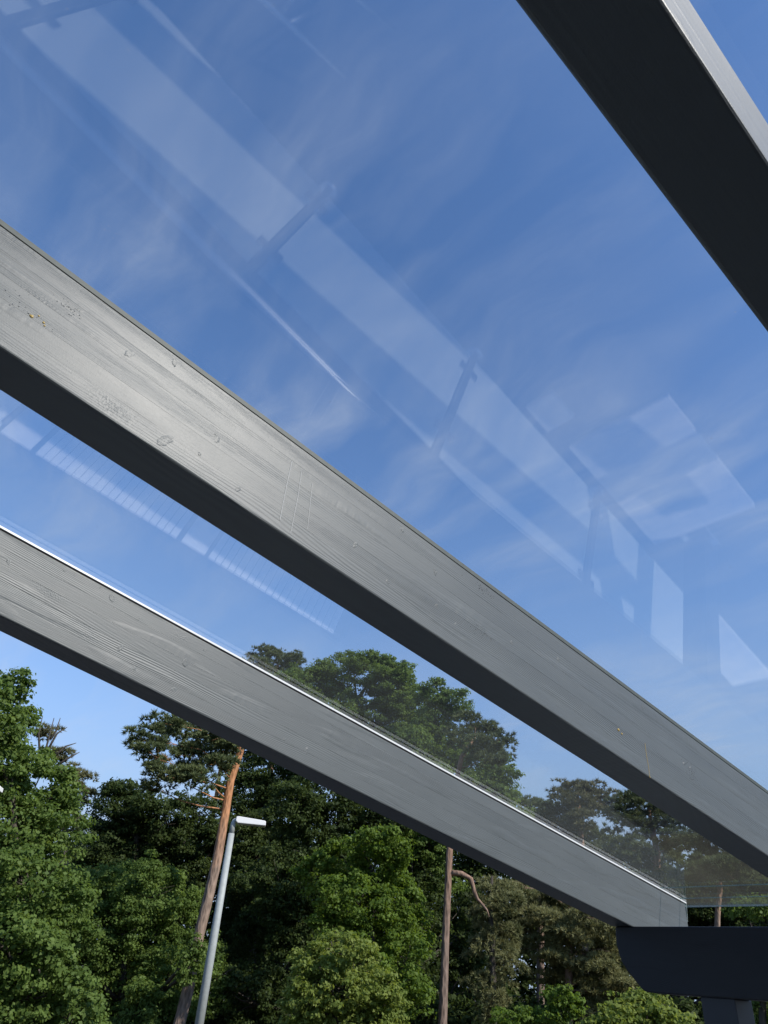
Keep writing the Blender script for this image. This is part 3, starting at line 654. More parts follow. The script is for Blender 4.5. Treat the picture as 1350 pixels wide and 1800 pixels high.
def wood(trunk, rad, lobes, rng, limb_r=0.3, sides=10, rise=0.5):
    """tapered trunk with a curved limb to each lobe"""
    parts = [tube_geo(trunk, rad, sides, wob=0.06, rng=rng)]
    tr = [Vector(p) for p in trunk]
    for (cx, cy, cz, rx, rz) in lobes:
        c = Vector((cx, cy, cz))
        # leaves the trunk lower than the lobe
        zt = cz - rise * math.hypot(cx - tr[-1].x, cy - tr[-1].y) - 0.4 * rise
        best, br = tr[0], rad[0]
        for i in range(len(tr) - 1):
            if tr[i].z <= zt <= tr[i + 1].z:
                t = (zt - tr[i].z) / max(1e-6, tr[i + 1].z - tr[i].z); best = tr[i].lerp(tr[i + 1], t); br = rad[i] + (rad[i + 1] - rad[i]) * t
        if zt > tr[-1].z: best, br = tr[-1], rad[-1]
        mid = best.lerp(c, 0.5) + Vector((rng.uniform(-.3, .3), rng.uniform(-.3, .3), rng.uniform(-.1, .35)))
        r0 = min(br * 0.55, 0.13) * limb_r / 0.3
        parts.append(tube_geo([best, best.lerp(mid, .55) + Vector((0, 0, -.05)), mid, mid.lerp(c, .6), c], [r0, r0 * .8, r0 * .62, r0 * .42, r0 * .2], 6, wob=0.08, rng=rng))
        for q in range(5):
            e = c + Vector((rng.uniform(-1, 1) * rx, rng.uniform(-1, 1) * rx, rng.uniform(-.6, 1) * rz)) * 0.85
            s = mid.lerp(c, rng.uniform(.3, 1))
            parts.append(tube_geo([s, s.lerp(e, .5) + Vector((rng.uniform(-.1, .1), rng.uniform(-.1, .1), rng.uniform(-.05, .15))), e], [r0 * .33, r0 * .22, r0 * .08], 5, wob=0.1, rng=rng))
    return join_geo(parts)

LEAF = {
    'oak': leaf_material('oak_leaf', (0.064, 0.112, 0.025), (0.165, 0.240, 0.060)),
    'dark': leaf_material('shaded_leaf', (0.028, 0.048, 0.014), (0.082, 0.118, 0.033)),  # deep shade between the trees put into the leaf colour
    'bright': leaf_material('bright_leaf', (0.070, 0.122, 0.018), (0.150, 0.225, 0.040)),
    'yellow': leaf_material('yellow_green_leaf', (0.115, 0.165, 0.030), (0.225, 0.275, 0.068)),
    'pine': leaf_material('pine_needle', (0.050, 0.076, 0.034), (0.150, 0.178, 0.070), 0.2),
    'olive': leaf_material('olive_needle', (0.080, 0.090, 0.040), (0.190, 0.185, 0.085), 0.2),
    'larch': leaf_material('larch_needle', (0.095, 0.110, 0.045), (0.255, 0.255, 0.115), 0.25),
}
M_BARK = bark_material('oak_bark', (0.055, 0.048, 0.040), (0.065, 0.056, 0.045), 0, 8)
M_PINEBARK = bark_material('pine_bark', (0.21, 0.155, 0.12), (0.36, 0.175, 0.085), 4.3, 6.6)
M_PINEBARK2 = bark_material('grey_pine_bark', (0.17, 0.125, 0.10), (0.26, 0.155, 0.10), 2.5, 7.0)
BARK = {'oak': M_BARK, 'pine': M_PINEBARK, 'pine2': M_PINEBARK2}
DENS = 1.1
def tree(name, cat, kind, bark, trunk, rad, lobes, size, cover, label, group=None, opts=None):
    opts = opts or {}
    rng = random.Random(hash(label) % 1000 if False else sum(map(ord, label)))
    base = Vector(trunk[0])
    root = tag(empty(name, base), label, cat, group)
    rel = lambda p: (p[0] - base.x, p[1] - base.y, p[2] - base.z)
    tr = [rel(p) for p in trunk]
    lb = [(*rel(l[:3]), l[3], l[4]) for l in lobes]
    conif = kind in ('pine', 'olive', 'larch')
    V, F = wood(tr, rad, lb if conif else lb[::4], rng, 0.11 if conif else 0.3, 10, 0.15 if conif else 0.5)
    if opts.get('extra'):
        V, F = join_geo([(V, F)] + [tube_geo([rel(p) for p in pts], r, 7, wob=0.1, rng=rng) for pts, r in opts['extra']])
    link('trunk', mesh_py('trunk', V, F, True), BARK[bark], root)
    if kind in ('pine', 'olive', 'larch'):
        P, va = needles(lb, size, cover * DENS, opts.get('droop', 0.0), opts.get('flat', 0.45))
    else:
        P, va = broad_leaves(lb, size, cover * DENS, opts.get('clump', 0.38))
    link('crown', faces_mesh('crown', P, None, va), LEAF[kind], root)
    return root
WOOD = [(9.143, 43.07, 4.13, 1.634, 1.634), (9.96, 43.192, 2.083, 1.604, 1.604), (10.809, 42.713, -0.417, 1.545, 1.545), (10.891, 45.064, 4.152, 1.741, 1.741), (11.144, 43.159, 2.13, 1.635, 1.635), (11.955, 42.699, -0.374, 1.575, 1.575), (11.045, 41.489, 4.551, 1.644, 1.644), (12.27, 42.538, 1.994, 1.64, 1.64), (12.903, 41.896, -0.292, 1.576, 1.576), (13.043, 42.598, 3.537, 1.703, 1.703), (14.103, 43.945, 1.72, 1.723, 1.723), (13.651, 40.49, -0.184, 1.554, 1.554), (13.688, 40.813, 3.801, 1.67, 1.67), (14.257, 41.05, 2.335, 1.654, 1.654), (14.781, 40.221, -0.127, 1.576, 1.576), (14.835, 40.626, 4.261, 1.706, 1.706), (16.398, 43.172, 2.425, 1.776, 1.776), (16.085, 40.298, -0.083, 1.613, 1.613), (16.67, 42.2, 5.089, 1.823, 1.823), (15.891, 38.556, 2.598, 1.625, 1.625), (17.056, 39.465, 0.001, 1.614, 1.614), (17.819, 41.336, 5.128, 1.827, 1.827), (18.054, 39.864, 1.958, 1.703, 1.703), (19.431, 41.639, -0.037, 1.74, 1.74), (18.733, 39.454, 4.204, 1.767, 1.767), (19.589, 40.088, 2.177, 1.755, 1.755), (19.955, 39.693, 0.094, 1.697, 1.697), (20.323, 39.583, 4.414, 1.817, 1.817), (20.756, 39.678, 2.891, 1.79, 1.79), (20.947, 38.758, 0.185, 1.695, 1.695), (20.455, 37.218, 5.152, 1.766, 1.766), (20.615, 36.415, 2.496, 1.675, 1.675), (21.453, 36.989, 0.306, 1.656, 1.656), (21.507, 36.048, 4.583, 1.742, 1.742), (21.898, 35.917, 2.379, 1.689, 1.689), (22.646, 36.439, 0.381, 1.672, 1.672), (24.05, 37.397, 4.633, 1.849, 1.849), (23.552, 36.235, 3.256, 1.764, 1.764), (25.134, 37.795, 0.395, 1.777, 1.777), (26.275, 38.155, 5.339, 1.948, 1.948), (24.747, 35.36, 2.77, 1.755, 1.755), (24.727, 34.789, 0.553, 1.678, 1.678), (26.694, 36.152, 5.508, 1.901, 1.901), (26.55, 35.542, 3.409, 1.823, 1.823), (27.415, 36.123, 0.575, 1.788, 1.788), (27.673, 34.957, 5.641, 1.892, 1.892), (26.778, 33.514, 3.537, 1.769, 1.769), (28.982, 35.793, 0.652, 1.819, 1.819), (28.744, 33.794, 4.967, 1.865, 1.865), (29.34, 34.241, 2.917, 1.84, 1.84), (29.317, 33.958, 0.77, 1.774, 1.774), (30.497, 33.563, 5.793, 1.924, 1.924), (30.53, 33.415, 3.615, 1.863, 1.863), (29.487, 32.051, 0.886, 1.722, 1.722), (29.079, 29.874, 4.989, 1.753, 1.753), (30.683, 31.431, 3.371, 1.799, 1.799), (32.18, 32.837, 0.94, 1.816, 1.816), (30.446, 29.254, 5.159, 1.773, 1.773), (32.766, 31.44, 3.232, 1.849, 1.849), (32.33, 30.979, 1.053, 1.766, 1.766), (33.493, 30.096, 6.105, 1.901, 1.901), (31.67, 28.477, 3.65, 1.74, 1.74), (31.128, 28.012, 1.18, 1.646, 1.646), (32.8, 27.556, 5.821, 1.797, 1.797), (34.122, 28.746, 3.814, 1.815, 1.815), (33.18, 28.043, 1.254, 1.701, 1.701), (33.66, 26.393, 6.586, 1.803, 1.803), (34.139, 26.934, 3.969, 1.763, 1.763), (35.357, 28.062, 1.333, 1.759, 1.759), (34.472, 25.33, 5.618, 1.765, 1.765), (35.58, 26.263, 4.357, 1.789, 1.789), (34.907, 26.011, 1.435, 1.687, 1.687), (38.37, 26.206, 7.341, 1.937, 1.937), (37.628, 26.057, 3.914, 1.823, 1.823), (36.969, 25.854, 1.52, 1.737, 1.737), (37.302, 23.81, 6.737, 1.819, 1.819), (36.503, 23.644, 3.965, 1.721, 1.721), (37.533, 24.622, 1.611, 1.715, 1.715), (39.261, 23.411, 6.637, 1.854, 1.854), (36.108, 21.842, 4.147, 1.66, 1.66), (35.52, 21.844, 1.698, 1.58, 1.58), (38.229, 21.374, 5.657, 1.739, 1.739), (37.316, 21.06, 4.391, 1.672, 1.672), (39.795, 22.925, 1.793, 1.725, 1.725), (38.043, 19.652, 6.492, 1.703, 1.703), (40.761, 21.462, 4.653, 1.779, 1.779), (38.735, 20.883, 1.871, 1.636, 1.636), (41.15, 19.822, 6.499, 1.787, 1.787), (39.287, 19.287, 4.488, 1.67, 1.67), (40.257, 20.289, 1.962, 1.659, 1.659), (42.386, 18.853, 7.052, 1.803, 1.803), (38.468, 17.665, 4.015, 1.586, 1.586), (38.718, 18.218, 2.025, 1.557, 1.557), (40.763, 16.772, 6.858, 1.692, 1.692), (39.924, 16.999, 4.304, 1.61, 1.61), (41.675, 18.281, 2.13, 1.637, 1.637), (43.036, 16.575, 6.217, 1.727, 1.727), (41.299, 16.201, 4.845, 1.635, 1.635), (39.036, 15.935, 2.168, 1.498, 1.498), (40.977, 14.245, 7.182, 1.628, 1.628), (40.439, 14.697, 4.674, 1.562, 1.562), (41.82, 15.856, 2.275, 1.569, 1.569), (14.74, 40.15, 5.844, 1.586, 1.154), (15.545, 38.937, 6.064, 1.576, 1.146), (17.437, 40.455, 6.89, 1.683, 1.224), (18.2, 38.847, 6.78, 1.652, 1.202), (19.853, 39.252, 7.243, 1.714, 1.246), (20.783, 37.905, 6.933, 1.689, 1.229), (22.967, 39.076, 7.875, 1.796, 1.306), (22.986, 36.095, 6.837, 1.687, 1.227), (25.514, 37.255, 6.987, 1.782, 1.296), (24.906, 33.911, 6.661, 1.665, 1.211), (28.045, 35.705, 7.463, 1.808, 1.315), (29.932, 35.568, 7.406, 1.847, 1.343), (28.648, 31.942, 8.264, 1.735, 1.262), (32.206, 33.539, 8.536, 1.87, 1.36), (31.969, 31.113, 7.446, 1.769, 1.286), (32.785, 29.869, 7.741, 1.759, 1.28), (32.557, 27.749, 8.056, 1.701, 1.237), (7.668, 31.068, -0.67, 0.914, 0.695), (8.289, 30.908, -0.525, 0.927, 0.704), (8.989, 30.711, -0.57, 0.935, 0.711), (9.608, 30.523, -0.342, 0.949, 0.721), (10.292, 30.3, -0.27, 0.959, 0.729), (11.025, 30.041, -0.333, 0.966, 0.734), (11.702, 29.784, -0.177, 0.977, 0.743), (12.445, 29.481, -0.235, 0.984, 0.748), (13.223, 29.14, -0.426, 0.987, 0.75), (13.886, 28.83, -0.134, 1.0, 0.76), (14.584, 28.483, 0.039, 1.009, 0.767), (15.315, 28.097, 0.071, 1.016, 0.772), (16.051, 27.683, 0.067, 1.02, 0.775), (16.814, 27.227, -0.137, 1.02, 0.775), (17.503, 26.789, 0.085, 1.028, 0.781), (18.209, 26.314, 0.167, 1.033, 0.785), (18.902, 25.821, 0.3, 1.038, 0.789), (19.629, 25.273, -0.015, 1.032, 0.784), (20.287, 24.748, 0.273, 1.038, 0.789), (20.947, 24.191, 0.42, 1.041, 0.791), (21.596, 23.614, 0.541, 1.043, 0.792), (22.232, 23.016, 0.601, 1.042, 0.792), (22.852, 22.401, 0.612, 1.039, 0.79), (23.451, 21.773, 0.457, 1.032, 0.785), (24.029, 21.133, 0.739, 1.034, 0.786), (24.588, 20.48, 0.845, 1.032, 0.784), (25.118, 19.826, 0.717, 1.023, 0.778), (25.635, 19.154, 0.878, 1.02, 0.775), (26.109, 18.502, 0.629, 1.008, 0.766), (26.594, 17.797, 1.051, 1.009, 0.767), (27.028, 17.132, 0.944, 0.999, 0.759), (27.44, 16.463, 0.904, 0.989, 0.752), (27.847, 15.765, 1.112, 0.984, 0.748), (28.202, 15.121, 0.939, 0.971, 0.738), (28.569, 14.415, 1.201, 0.967, 0.735), (28.906, 13.728, 1.351, 0.959, 0.729), (29.207, 13.074, 1.34, 0.949, 0.721), (29.506, 12.385, 1.541, 0.942, 0.716), (29.759, 11.765, 1.445, 0.929, 0.706), (30.01, 11.107, 1.564, 0.92, 0.699)]
TREES = [
    ('oak_tree', 'tree', 'oak', 'oak', [(7.228, 19.723, -0.05), (7.012, 19.795, 0.349), (6.293, 20.035, 2.495), (5.351, 20.307, 4.895)], [0.17375000000000002, 0.139, 0.121, 0.071], [(4.494, 20.85, 7.521, 0.58, 0.55), (4.662, 20.289, 7.81, 0.154, 0.162), (3.998, 20.936, 7.391, 0.211, 0.194), (3.92, 20.436, 7.211, 0.227, 0.243), (3.743, 19.525, 6.475, 0.828, 0.69), (3.07, 19.756, 6.795, 0.241, 0.195), (3.934, 18.755, 6.882, 0.276, 0.175), (3.107, 19.501, 6.864, 0.309, 0.23), (5.226, 21.569, 6.637, 0.622, 0.622), (4.746, 21.604, 6.357, 0.234, 0.244), (5.273, 21.536, 7.228, 0.18, 0.173), (5.475, 21.615, 7.188, 0.221, 0.258), (4.415, 20.181, 5.504, 1.12, 0.98), (3.804, 20.093, 6.299, 0.357, 0.272), (4.372, 19.471, 6.281, 0.469, 0.415), (5.426, 19.985, 5.667, 0.472, 0.339), (6.054, 21.05, 5.251, 0.932, 0.932), (6.698, 20.149, 5.159, 0.294, 0.272), (5.015, 20.519, 5.353, 0.268, 0.242), (6.656, 20.669, 5.692, 0.262, 0.222), (5.743, 20.628, 4.062, 1.133, 0.991), (6.399, 19.886, 4.488, 0.489, 0.322), (4.91, 20.41, 4.728, 0.478, 0.492), (5.406, 20.537, 4.949, 0.387, 0.405), (6.841, 20.991, 4.396, 0.897, 0.823), (6.663, 20.763, 5.125, 0.359, 0.317), (6.03, 21.221, 4.637, 0.298, 0.288), (6.072, 21.203, 4.223, 0.247, 0.263), (5.563, 21.412, 2.93, 1.259, 1.119), (6.833, 21.408, 2.772, 0.54, 0.566), (6.654, 21.32, 3.285, 0.57, 0.563), (5.329, 21.552, 3.951, 0.391, 0.404), (6.273, 19.452, 2.953, 0.996, 0.797), (5.988, 19.768, 3.665, 0.348, 0.2), (5.221, 18.867, 3.248, 0.352, 0.298), (7.084, 18.869, 2.823, 0.395, 0.368), (5.909, 19.064, 1.793, 1.118, 0.869), (4.77, 18.819, 1.898, 0.29, 0.207), (4.849, 18.681, 1.565, 0.379, 0.242), (4.713, 18.53, 1.769, 0.315, 0.207), (5.706, 20.425, 1.102, 1.146, 1.019), (5.138, 20.306, 1.934, 0.467, 0.351), (5.717, 20.245, 1.951, 0.477, 0.5), (5.882, 20.151, 1.903, 0.421, 0.421), (6.731, 18.992, 1.11, 0.932, 0.746), (6.582, 18.205, 1.723, 0.389, 0.346), (6.541, 18.18, 1.728, 0.375, 0.265), (7.373, 18.178, 1.147, 0.348, 0.293), (7.675, 20.687, 2.142, 0.566, 0.566), (7.984, 20.066, 2.239, 0.233, 0.207), (7.731, 20.831, 2.637, 0.202, 0.219), (7.942, 20.669, 2.542, 0.178, 0.203), (6.91, 19.858, 0.342, 1.009, 0.505), (7.133, 19.219, 0.739, 0.441, 0.174), (5.987, 20.052, 0.352, 0.401, 0.236), (6.074, 20.269, 0.266, 0.393, 0.162), (5.89, 19.258, 0.363, 0.951, 0.475), (5.101, 18.794, 0.681, 0.356, 0.16), (5.013, 19.303, 0.338, 0.333, 0.133), (5.462, 18.599, 0.784, 0.327, 0.195), (7.935, 19.628, 0.488, 0.78, 0.52), (8.716, 19.528, 0.374, 0.317, 0.21), (8.264, 19.413, 0.849, 0.232, 0.124), (7.688, 19.939, 0.881, 0.292, 0.143)], 0.1, 1.6, 'tall mid green oak filling the left edge of the wood', 'trees of the wood', None),
    ('pine_tree', 'tree', 'olive', 'oak', [(11.94, 28.615, -0.05), (11.661, 28.723, -0.205), (10.732, 29.083, 3.034), (9.589, 29.48, 6.701)], [0.16625, 0.133, 0.121, 0.086], [(9.742, 29.459, 7.456, 0.789, 0.482), (9.175, 30.741, 8.272, 0.635, 0.363), (9.81, 28.505, 6.735, 0.592, 0.338), (8.725, 30.867, 9.088, 0.596, 0.229), (9.522, 29.026, 6.238, 0.632, 0.421)], 0.18, 1.8, 'olive toned pine top peeping out behind the left oak', 'trees of the wood', {'extra': [([(8.548, 29.798, 7.779), (8.493, 29.814, 8.631), (8.45, 29.826, 9.468)], [0.05, 0.035, 0.012]), ([(8.551, 29.797, 8.1), (8.72, 29.748, 8.894), (8.995, 29.666, 9.215)], [0.05, 0.035, 0.012]), ([(8.801, 29.725, 7.93), (9.141, 29.622, 8.488), (9.473, 29.517, 8.68)], [0.05, 0.035, 0.012]), ([(8.393, 29.842, 7.964), (8.108, 29.921, 8.776), (8.038, 29.94, 9.474)], [0.05, 0.035, 0.012]), ([(9.049, 29.65, 7.76), (9.438, 29.528, 8.149), (9.682, 29.449, 8.366)], [0.05, 0.035, 0.012]), ([(8.551, 29.797, 8.642), (8.656, 29.767, 8.971), (8.663, 29.765, 9.511)], [0.05, 0.035, 0.012])]}),
    ('pine_tree', 'tree', 'pine', 'pine', [(12.971, 23.681, -0.05), (12.99, 23.67, 0.198), (13.055, 23.634, 1.027), (13.088, 23.616, 2.521), (13.154, 23.579, 3.487), (13.211, 23.547, 4.672), (13.21, 23.548, 6.196), (13.194, 23.557, 7.258), (13.337, 23.476, 8.272), (13.38, 23.451, 8.937)], [0.22375, 0.179, 0.175, 0.172, 0.167, 0.162, 0.148, 0.142, 0.124, 0.084], [(10.581, 24.217, 8.752, 0.845, 0.342), (10.178, 24.485, 8.142, 0.753, 0.337), (11.746, 25.146, 8.792, 0.845, 0.422), (10.404, 23.85, 7.478, 0.772, 0.309), (11.861, 24.522, 7.899, 0.92, 0.45), (12.711, 24.441, 8.279, 0.879, 0.502), (11.045, 23.814, 6.99, 0.87, 0.309), (11.763, 23.111, 6.915, 0.77, 0.385), (12.534, 23.303, 8.504, 0.917, 0.57), (11.077, 25.037, 6.771, 0.437, 0.219), (13.211, 23.718, 9.366, 0.85, 0.51), (12.366, 23.053, 7.541, 0.592, 0.355)], 0.19, 2.0, 'tall pine with leaning orange trunk beside the street lamp', 'trees of the wood', None),
    ('pine_tree', 'tree', 'pine', 'pine', [(18.329, 32.717, -0.05), (18.227, 32.773, 3.813), (17.886, 32.96, 7.602), (17.837, 32.986, 9.294), (17.782, 33.016, 10.799)], [0.1275, 0.102, 0.095, 0.091, 0.072], [(16.886, 32.366, 11.324, 1.125, 0.619), (18.312, 31.999, 11.322, 1.285, 0.685), (18.298, 33.559, 12.768, 1.05, 0.54)], 0.19, 1.6, 'slender second pine with thin orange trunk behind the leaning pine', 'trees of the wood', None),
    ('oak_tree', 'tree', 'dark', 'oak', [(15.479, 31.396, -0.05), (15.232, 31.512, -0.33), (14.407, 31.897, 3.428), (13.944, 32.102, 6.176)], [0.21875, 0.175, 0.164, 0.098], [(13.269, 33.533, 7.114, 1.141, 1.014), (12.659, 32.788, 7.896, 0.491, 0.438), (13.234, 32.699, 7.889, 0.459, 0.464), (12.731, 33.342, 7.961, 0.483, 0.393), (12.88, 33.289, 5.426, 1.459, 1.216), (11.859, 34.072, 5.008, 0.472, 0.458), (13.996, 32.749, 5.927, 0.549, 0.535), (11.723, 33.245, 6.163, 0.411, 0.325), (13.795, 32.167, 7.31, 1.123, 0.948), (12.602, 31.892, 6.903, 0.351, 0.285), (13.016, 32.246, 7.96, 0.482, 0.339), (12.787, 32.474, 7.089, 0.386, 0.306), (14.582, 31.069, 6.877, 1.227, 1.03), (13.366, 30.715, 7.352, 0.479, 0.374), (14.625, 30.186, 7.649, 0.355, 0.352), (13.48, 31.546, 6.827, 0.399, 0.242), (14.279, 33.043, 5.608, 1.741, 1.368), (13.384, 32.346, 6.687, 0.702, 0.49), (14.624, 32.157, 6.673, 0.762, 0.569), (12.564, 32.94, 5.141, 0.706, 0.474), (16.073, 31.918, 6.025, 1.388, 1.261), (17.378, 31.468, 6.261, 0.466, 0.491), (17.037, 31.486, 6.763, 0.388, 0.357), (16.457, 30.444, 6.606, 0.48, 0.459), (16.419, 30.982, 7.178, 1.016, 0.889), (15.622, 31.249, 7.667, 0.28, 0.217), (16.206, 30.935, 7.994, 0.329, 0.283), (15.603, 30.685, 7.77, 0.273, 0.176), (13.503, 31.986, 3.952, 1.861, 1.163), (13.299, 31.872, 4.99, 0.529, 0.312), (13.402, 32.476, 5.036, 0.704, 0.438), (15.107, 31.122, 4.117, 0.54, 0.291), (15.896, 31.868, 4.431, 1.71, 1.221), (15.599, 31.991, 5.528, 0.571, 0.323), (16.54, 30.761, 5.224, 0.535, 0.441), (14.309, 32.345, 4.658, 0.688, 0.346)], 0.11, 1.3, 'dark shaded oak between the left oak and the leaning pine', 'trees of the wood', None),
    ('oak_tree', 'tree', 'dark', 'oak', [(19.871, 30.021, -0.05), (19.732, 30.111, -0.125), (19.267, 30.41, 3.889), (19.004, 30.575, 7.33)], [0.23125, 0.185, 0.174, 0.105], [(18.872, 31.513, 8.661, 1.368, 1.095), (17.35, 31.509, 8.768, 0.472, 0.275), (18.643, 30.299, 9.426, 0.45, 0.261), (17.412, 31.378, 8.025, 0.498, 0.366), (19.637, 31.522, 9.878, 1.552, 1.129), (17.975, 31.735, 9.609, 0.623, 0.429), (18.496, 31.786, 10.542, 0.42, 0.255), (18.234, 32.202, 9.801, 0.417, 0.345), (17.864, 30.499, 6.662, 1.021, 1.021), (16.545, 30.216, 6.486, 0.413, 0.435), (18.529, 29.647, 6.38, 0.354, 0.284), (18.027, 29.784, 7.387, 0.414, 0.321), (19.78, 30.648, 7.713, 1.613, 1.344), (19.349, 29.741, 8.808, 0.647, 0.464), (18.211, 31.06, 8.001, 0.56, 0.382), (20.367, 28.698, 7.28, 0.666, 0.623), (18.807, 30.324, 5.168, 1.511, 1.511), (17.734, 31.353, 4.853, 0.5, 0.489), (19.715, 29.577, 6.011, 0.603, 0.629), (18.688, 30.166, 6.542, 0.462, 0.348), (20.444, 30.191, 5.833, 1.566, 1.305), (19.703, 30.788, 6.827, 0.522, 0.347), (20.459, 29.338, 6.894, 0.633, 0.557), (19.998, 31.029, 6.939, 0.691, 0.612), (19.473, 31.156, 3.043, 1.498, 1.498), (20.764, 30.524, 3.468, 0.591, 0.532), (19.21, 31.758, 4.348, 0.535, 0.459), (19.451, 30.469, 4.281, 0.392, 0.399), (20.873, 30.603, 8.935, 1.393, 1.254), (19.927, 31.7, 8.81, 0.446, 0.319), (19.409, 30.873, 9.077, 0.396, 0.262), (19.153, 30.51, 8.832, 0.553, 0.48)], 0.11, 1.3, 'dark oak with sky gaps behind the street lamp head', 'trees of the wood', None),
    ('oak_tree', 'tree', 'oak', 'oak', [(12.686, 26.634, -0.05), (12.6, 26.674, -0.032), (12.314, 26.807, 1.18), (12.011, 26.944, 2.457)], [0.20625000000000002, 0.165, 0.151, 0.116], [(10.74, 27.574, 3.189, 1.169, 0.935), (10.958, 26.92, 3.895, 0.383, 0.366), (9.835, 27.284, 3.814, 0.44, 0.366), (11.808, 27.287, 3.398, 0.321, 0.181), (12.146, 28.14, 3.888, 1.137, 0.93), (10.778, 27.666, 3.968, 0.439, 0.289), (11.059, 28.405, 3.958, 0.379, 0.236), (13.03, 27.755, 4.285, 0.404, 0.321), (12.295, 25.774, 3.575, 1.066, 0.93), (11.181, 25.845, 3.59, 0.297, 0.258), (12.846, 25.7, 4.296, 0.367, 0.297), (11.719, 25.375, 4.329, 0.46, 0.461), (11.336, 26.875, 2.238, 1.327, 1.042), (11.51, 25.611, 2.942, 0.547, 0.487), (9.765, 26.316, 2.388, 0.532, 0.343), (9.781, 26.218, 2.553, 0.429, 0.353), (13.118, 27.224, 2.374, 1.296, 0.997), (11.755, 26.996, 2.063, 0.357, 0.308), (14.042, 26.234, 2.46, 0.399, 0.279), (12.661, 27.236, 3.209, 0.545, 0.43), (13.821, 26.312, 2.956, 0.761, 0.841), (14.463, 26.213, 3.351, 0.265, 0.338), (13.221, 26.74, 3.291, 0.273, 0.306), (13.711, 25.801, 3.634, 0.27, 0.294), (10.684, 27.017, 1.395, 1.011, 0.919), (9.89, 27.632, 1.703, 0.416, 0.423), (11.632, 26.7, 1.364, 0.399, 0.412), (10.403, 26.841, 2.181, 0.352, 0.249), (12.857, 27.764, 1.168, 1.469, 1.077), (11.831, 28.613, 0.81, 0.448, 0.264), (14.215, 27.226, 1.238, 0.585, 0.343), (11.246, 27.383, 0.951, 0.463, 0.289), (13.275, 25.299, 1.291, 1.02, 0.927), (12.388, 25.668, 1.628, 0.317, 0.268), (14.272, 25.057, 1.458, 0.38, 0.274), (12.346, 25.53, 1.075, 0.281, 0.201), (12.287, 28.123, 0.164, 1.336, 0.859), (11.853, 28.235, 0.856, 0.562, 0.334), (13.227, 27.934, 0.65, 0.572, 0.402), (10.815, 27.81, 0.406, 0.345, 0.217), (12.983, 25.358, 0.22, 1.258, 0.809), (12.206, 25.078, 0.846, 0.536, 0.36), (14.043, 25.041, 0.554, 0.52, 0.37), (12.634, 24.407, 0.921, 0.399, 0.288), (14.908, 25.456, 1.047, 0.576, 0.768), (14.414, 25.75, 1.024, 0.207, 0.225), (14.422, 25.717, 1.376, 0.176, 0.166), (14.773, 24.966, 1.653, 0.174, 0.193), (14.825, 25.504, 2.02, 0.392, 0.589), (14.344, 25.436, 1.971, 0.122, 0.189), (14.528, 25.769, 2.252, 0.127, 0.2), (14.705, 25.606, 2.521, 0.167, 0.251), (12.519, 22.787, 1.962, 0.275, 0.413), (12.657, 22.662, 2.182, 0.098, 0.169), (12.254, 22.847, 1.902, 0.074, 0.13), (12.436, 22.637, 2.307, 0.109, 0.186), (12.488, 22.805, 1.496, 0.272, 0.34), (12.616, 22.546, 1.604, 0.083, 0.08), (12.209, 22.736, 1.715, 0.112, 0.112), (12.512, 22.75, 1.77, 0.086, 0.082), (14.558, 26.801, 3.385, 0.374, 0.623), (14.225, 26.658, 3.88, 0.131, 0.202), (14.529, 26.6, 3.877, 0.102, 0.174), (14.219, 26.976, 3.425, 0.161, 0.243)], 0.09, 1.7, 'sunlit bushy oak in front of the leaning pine trunk', 'trees of the wood', None),
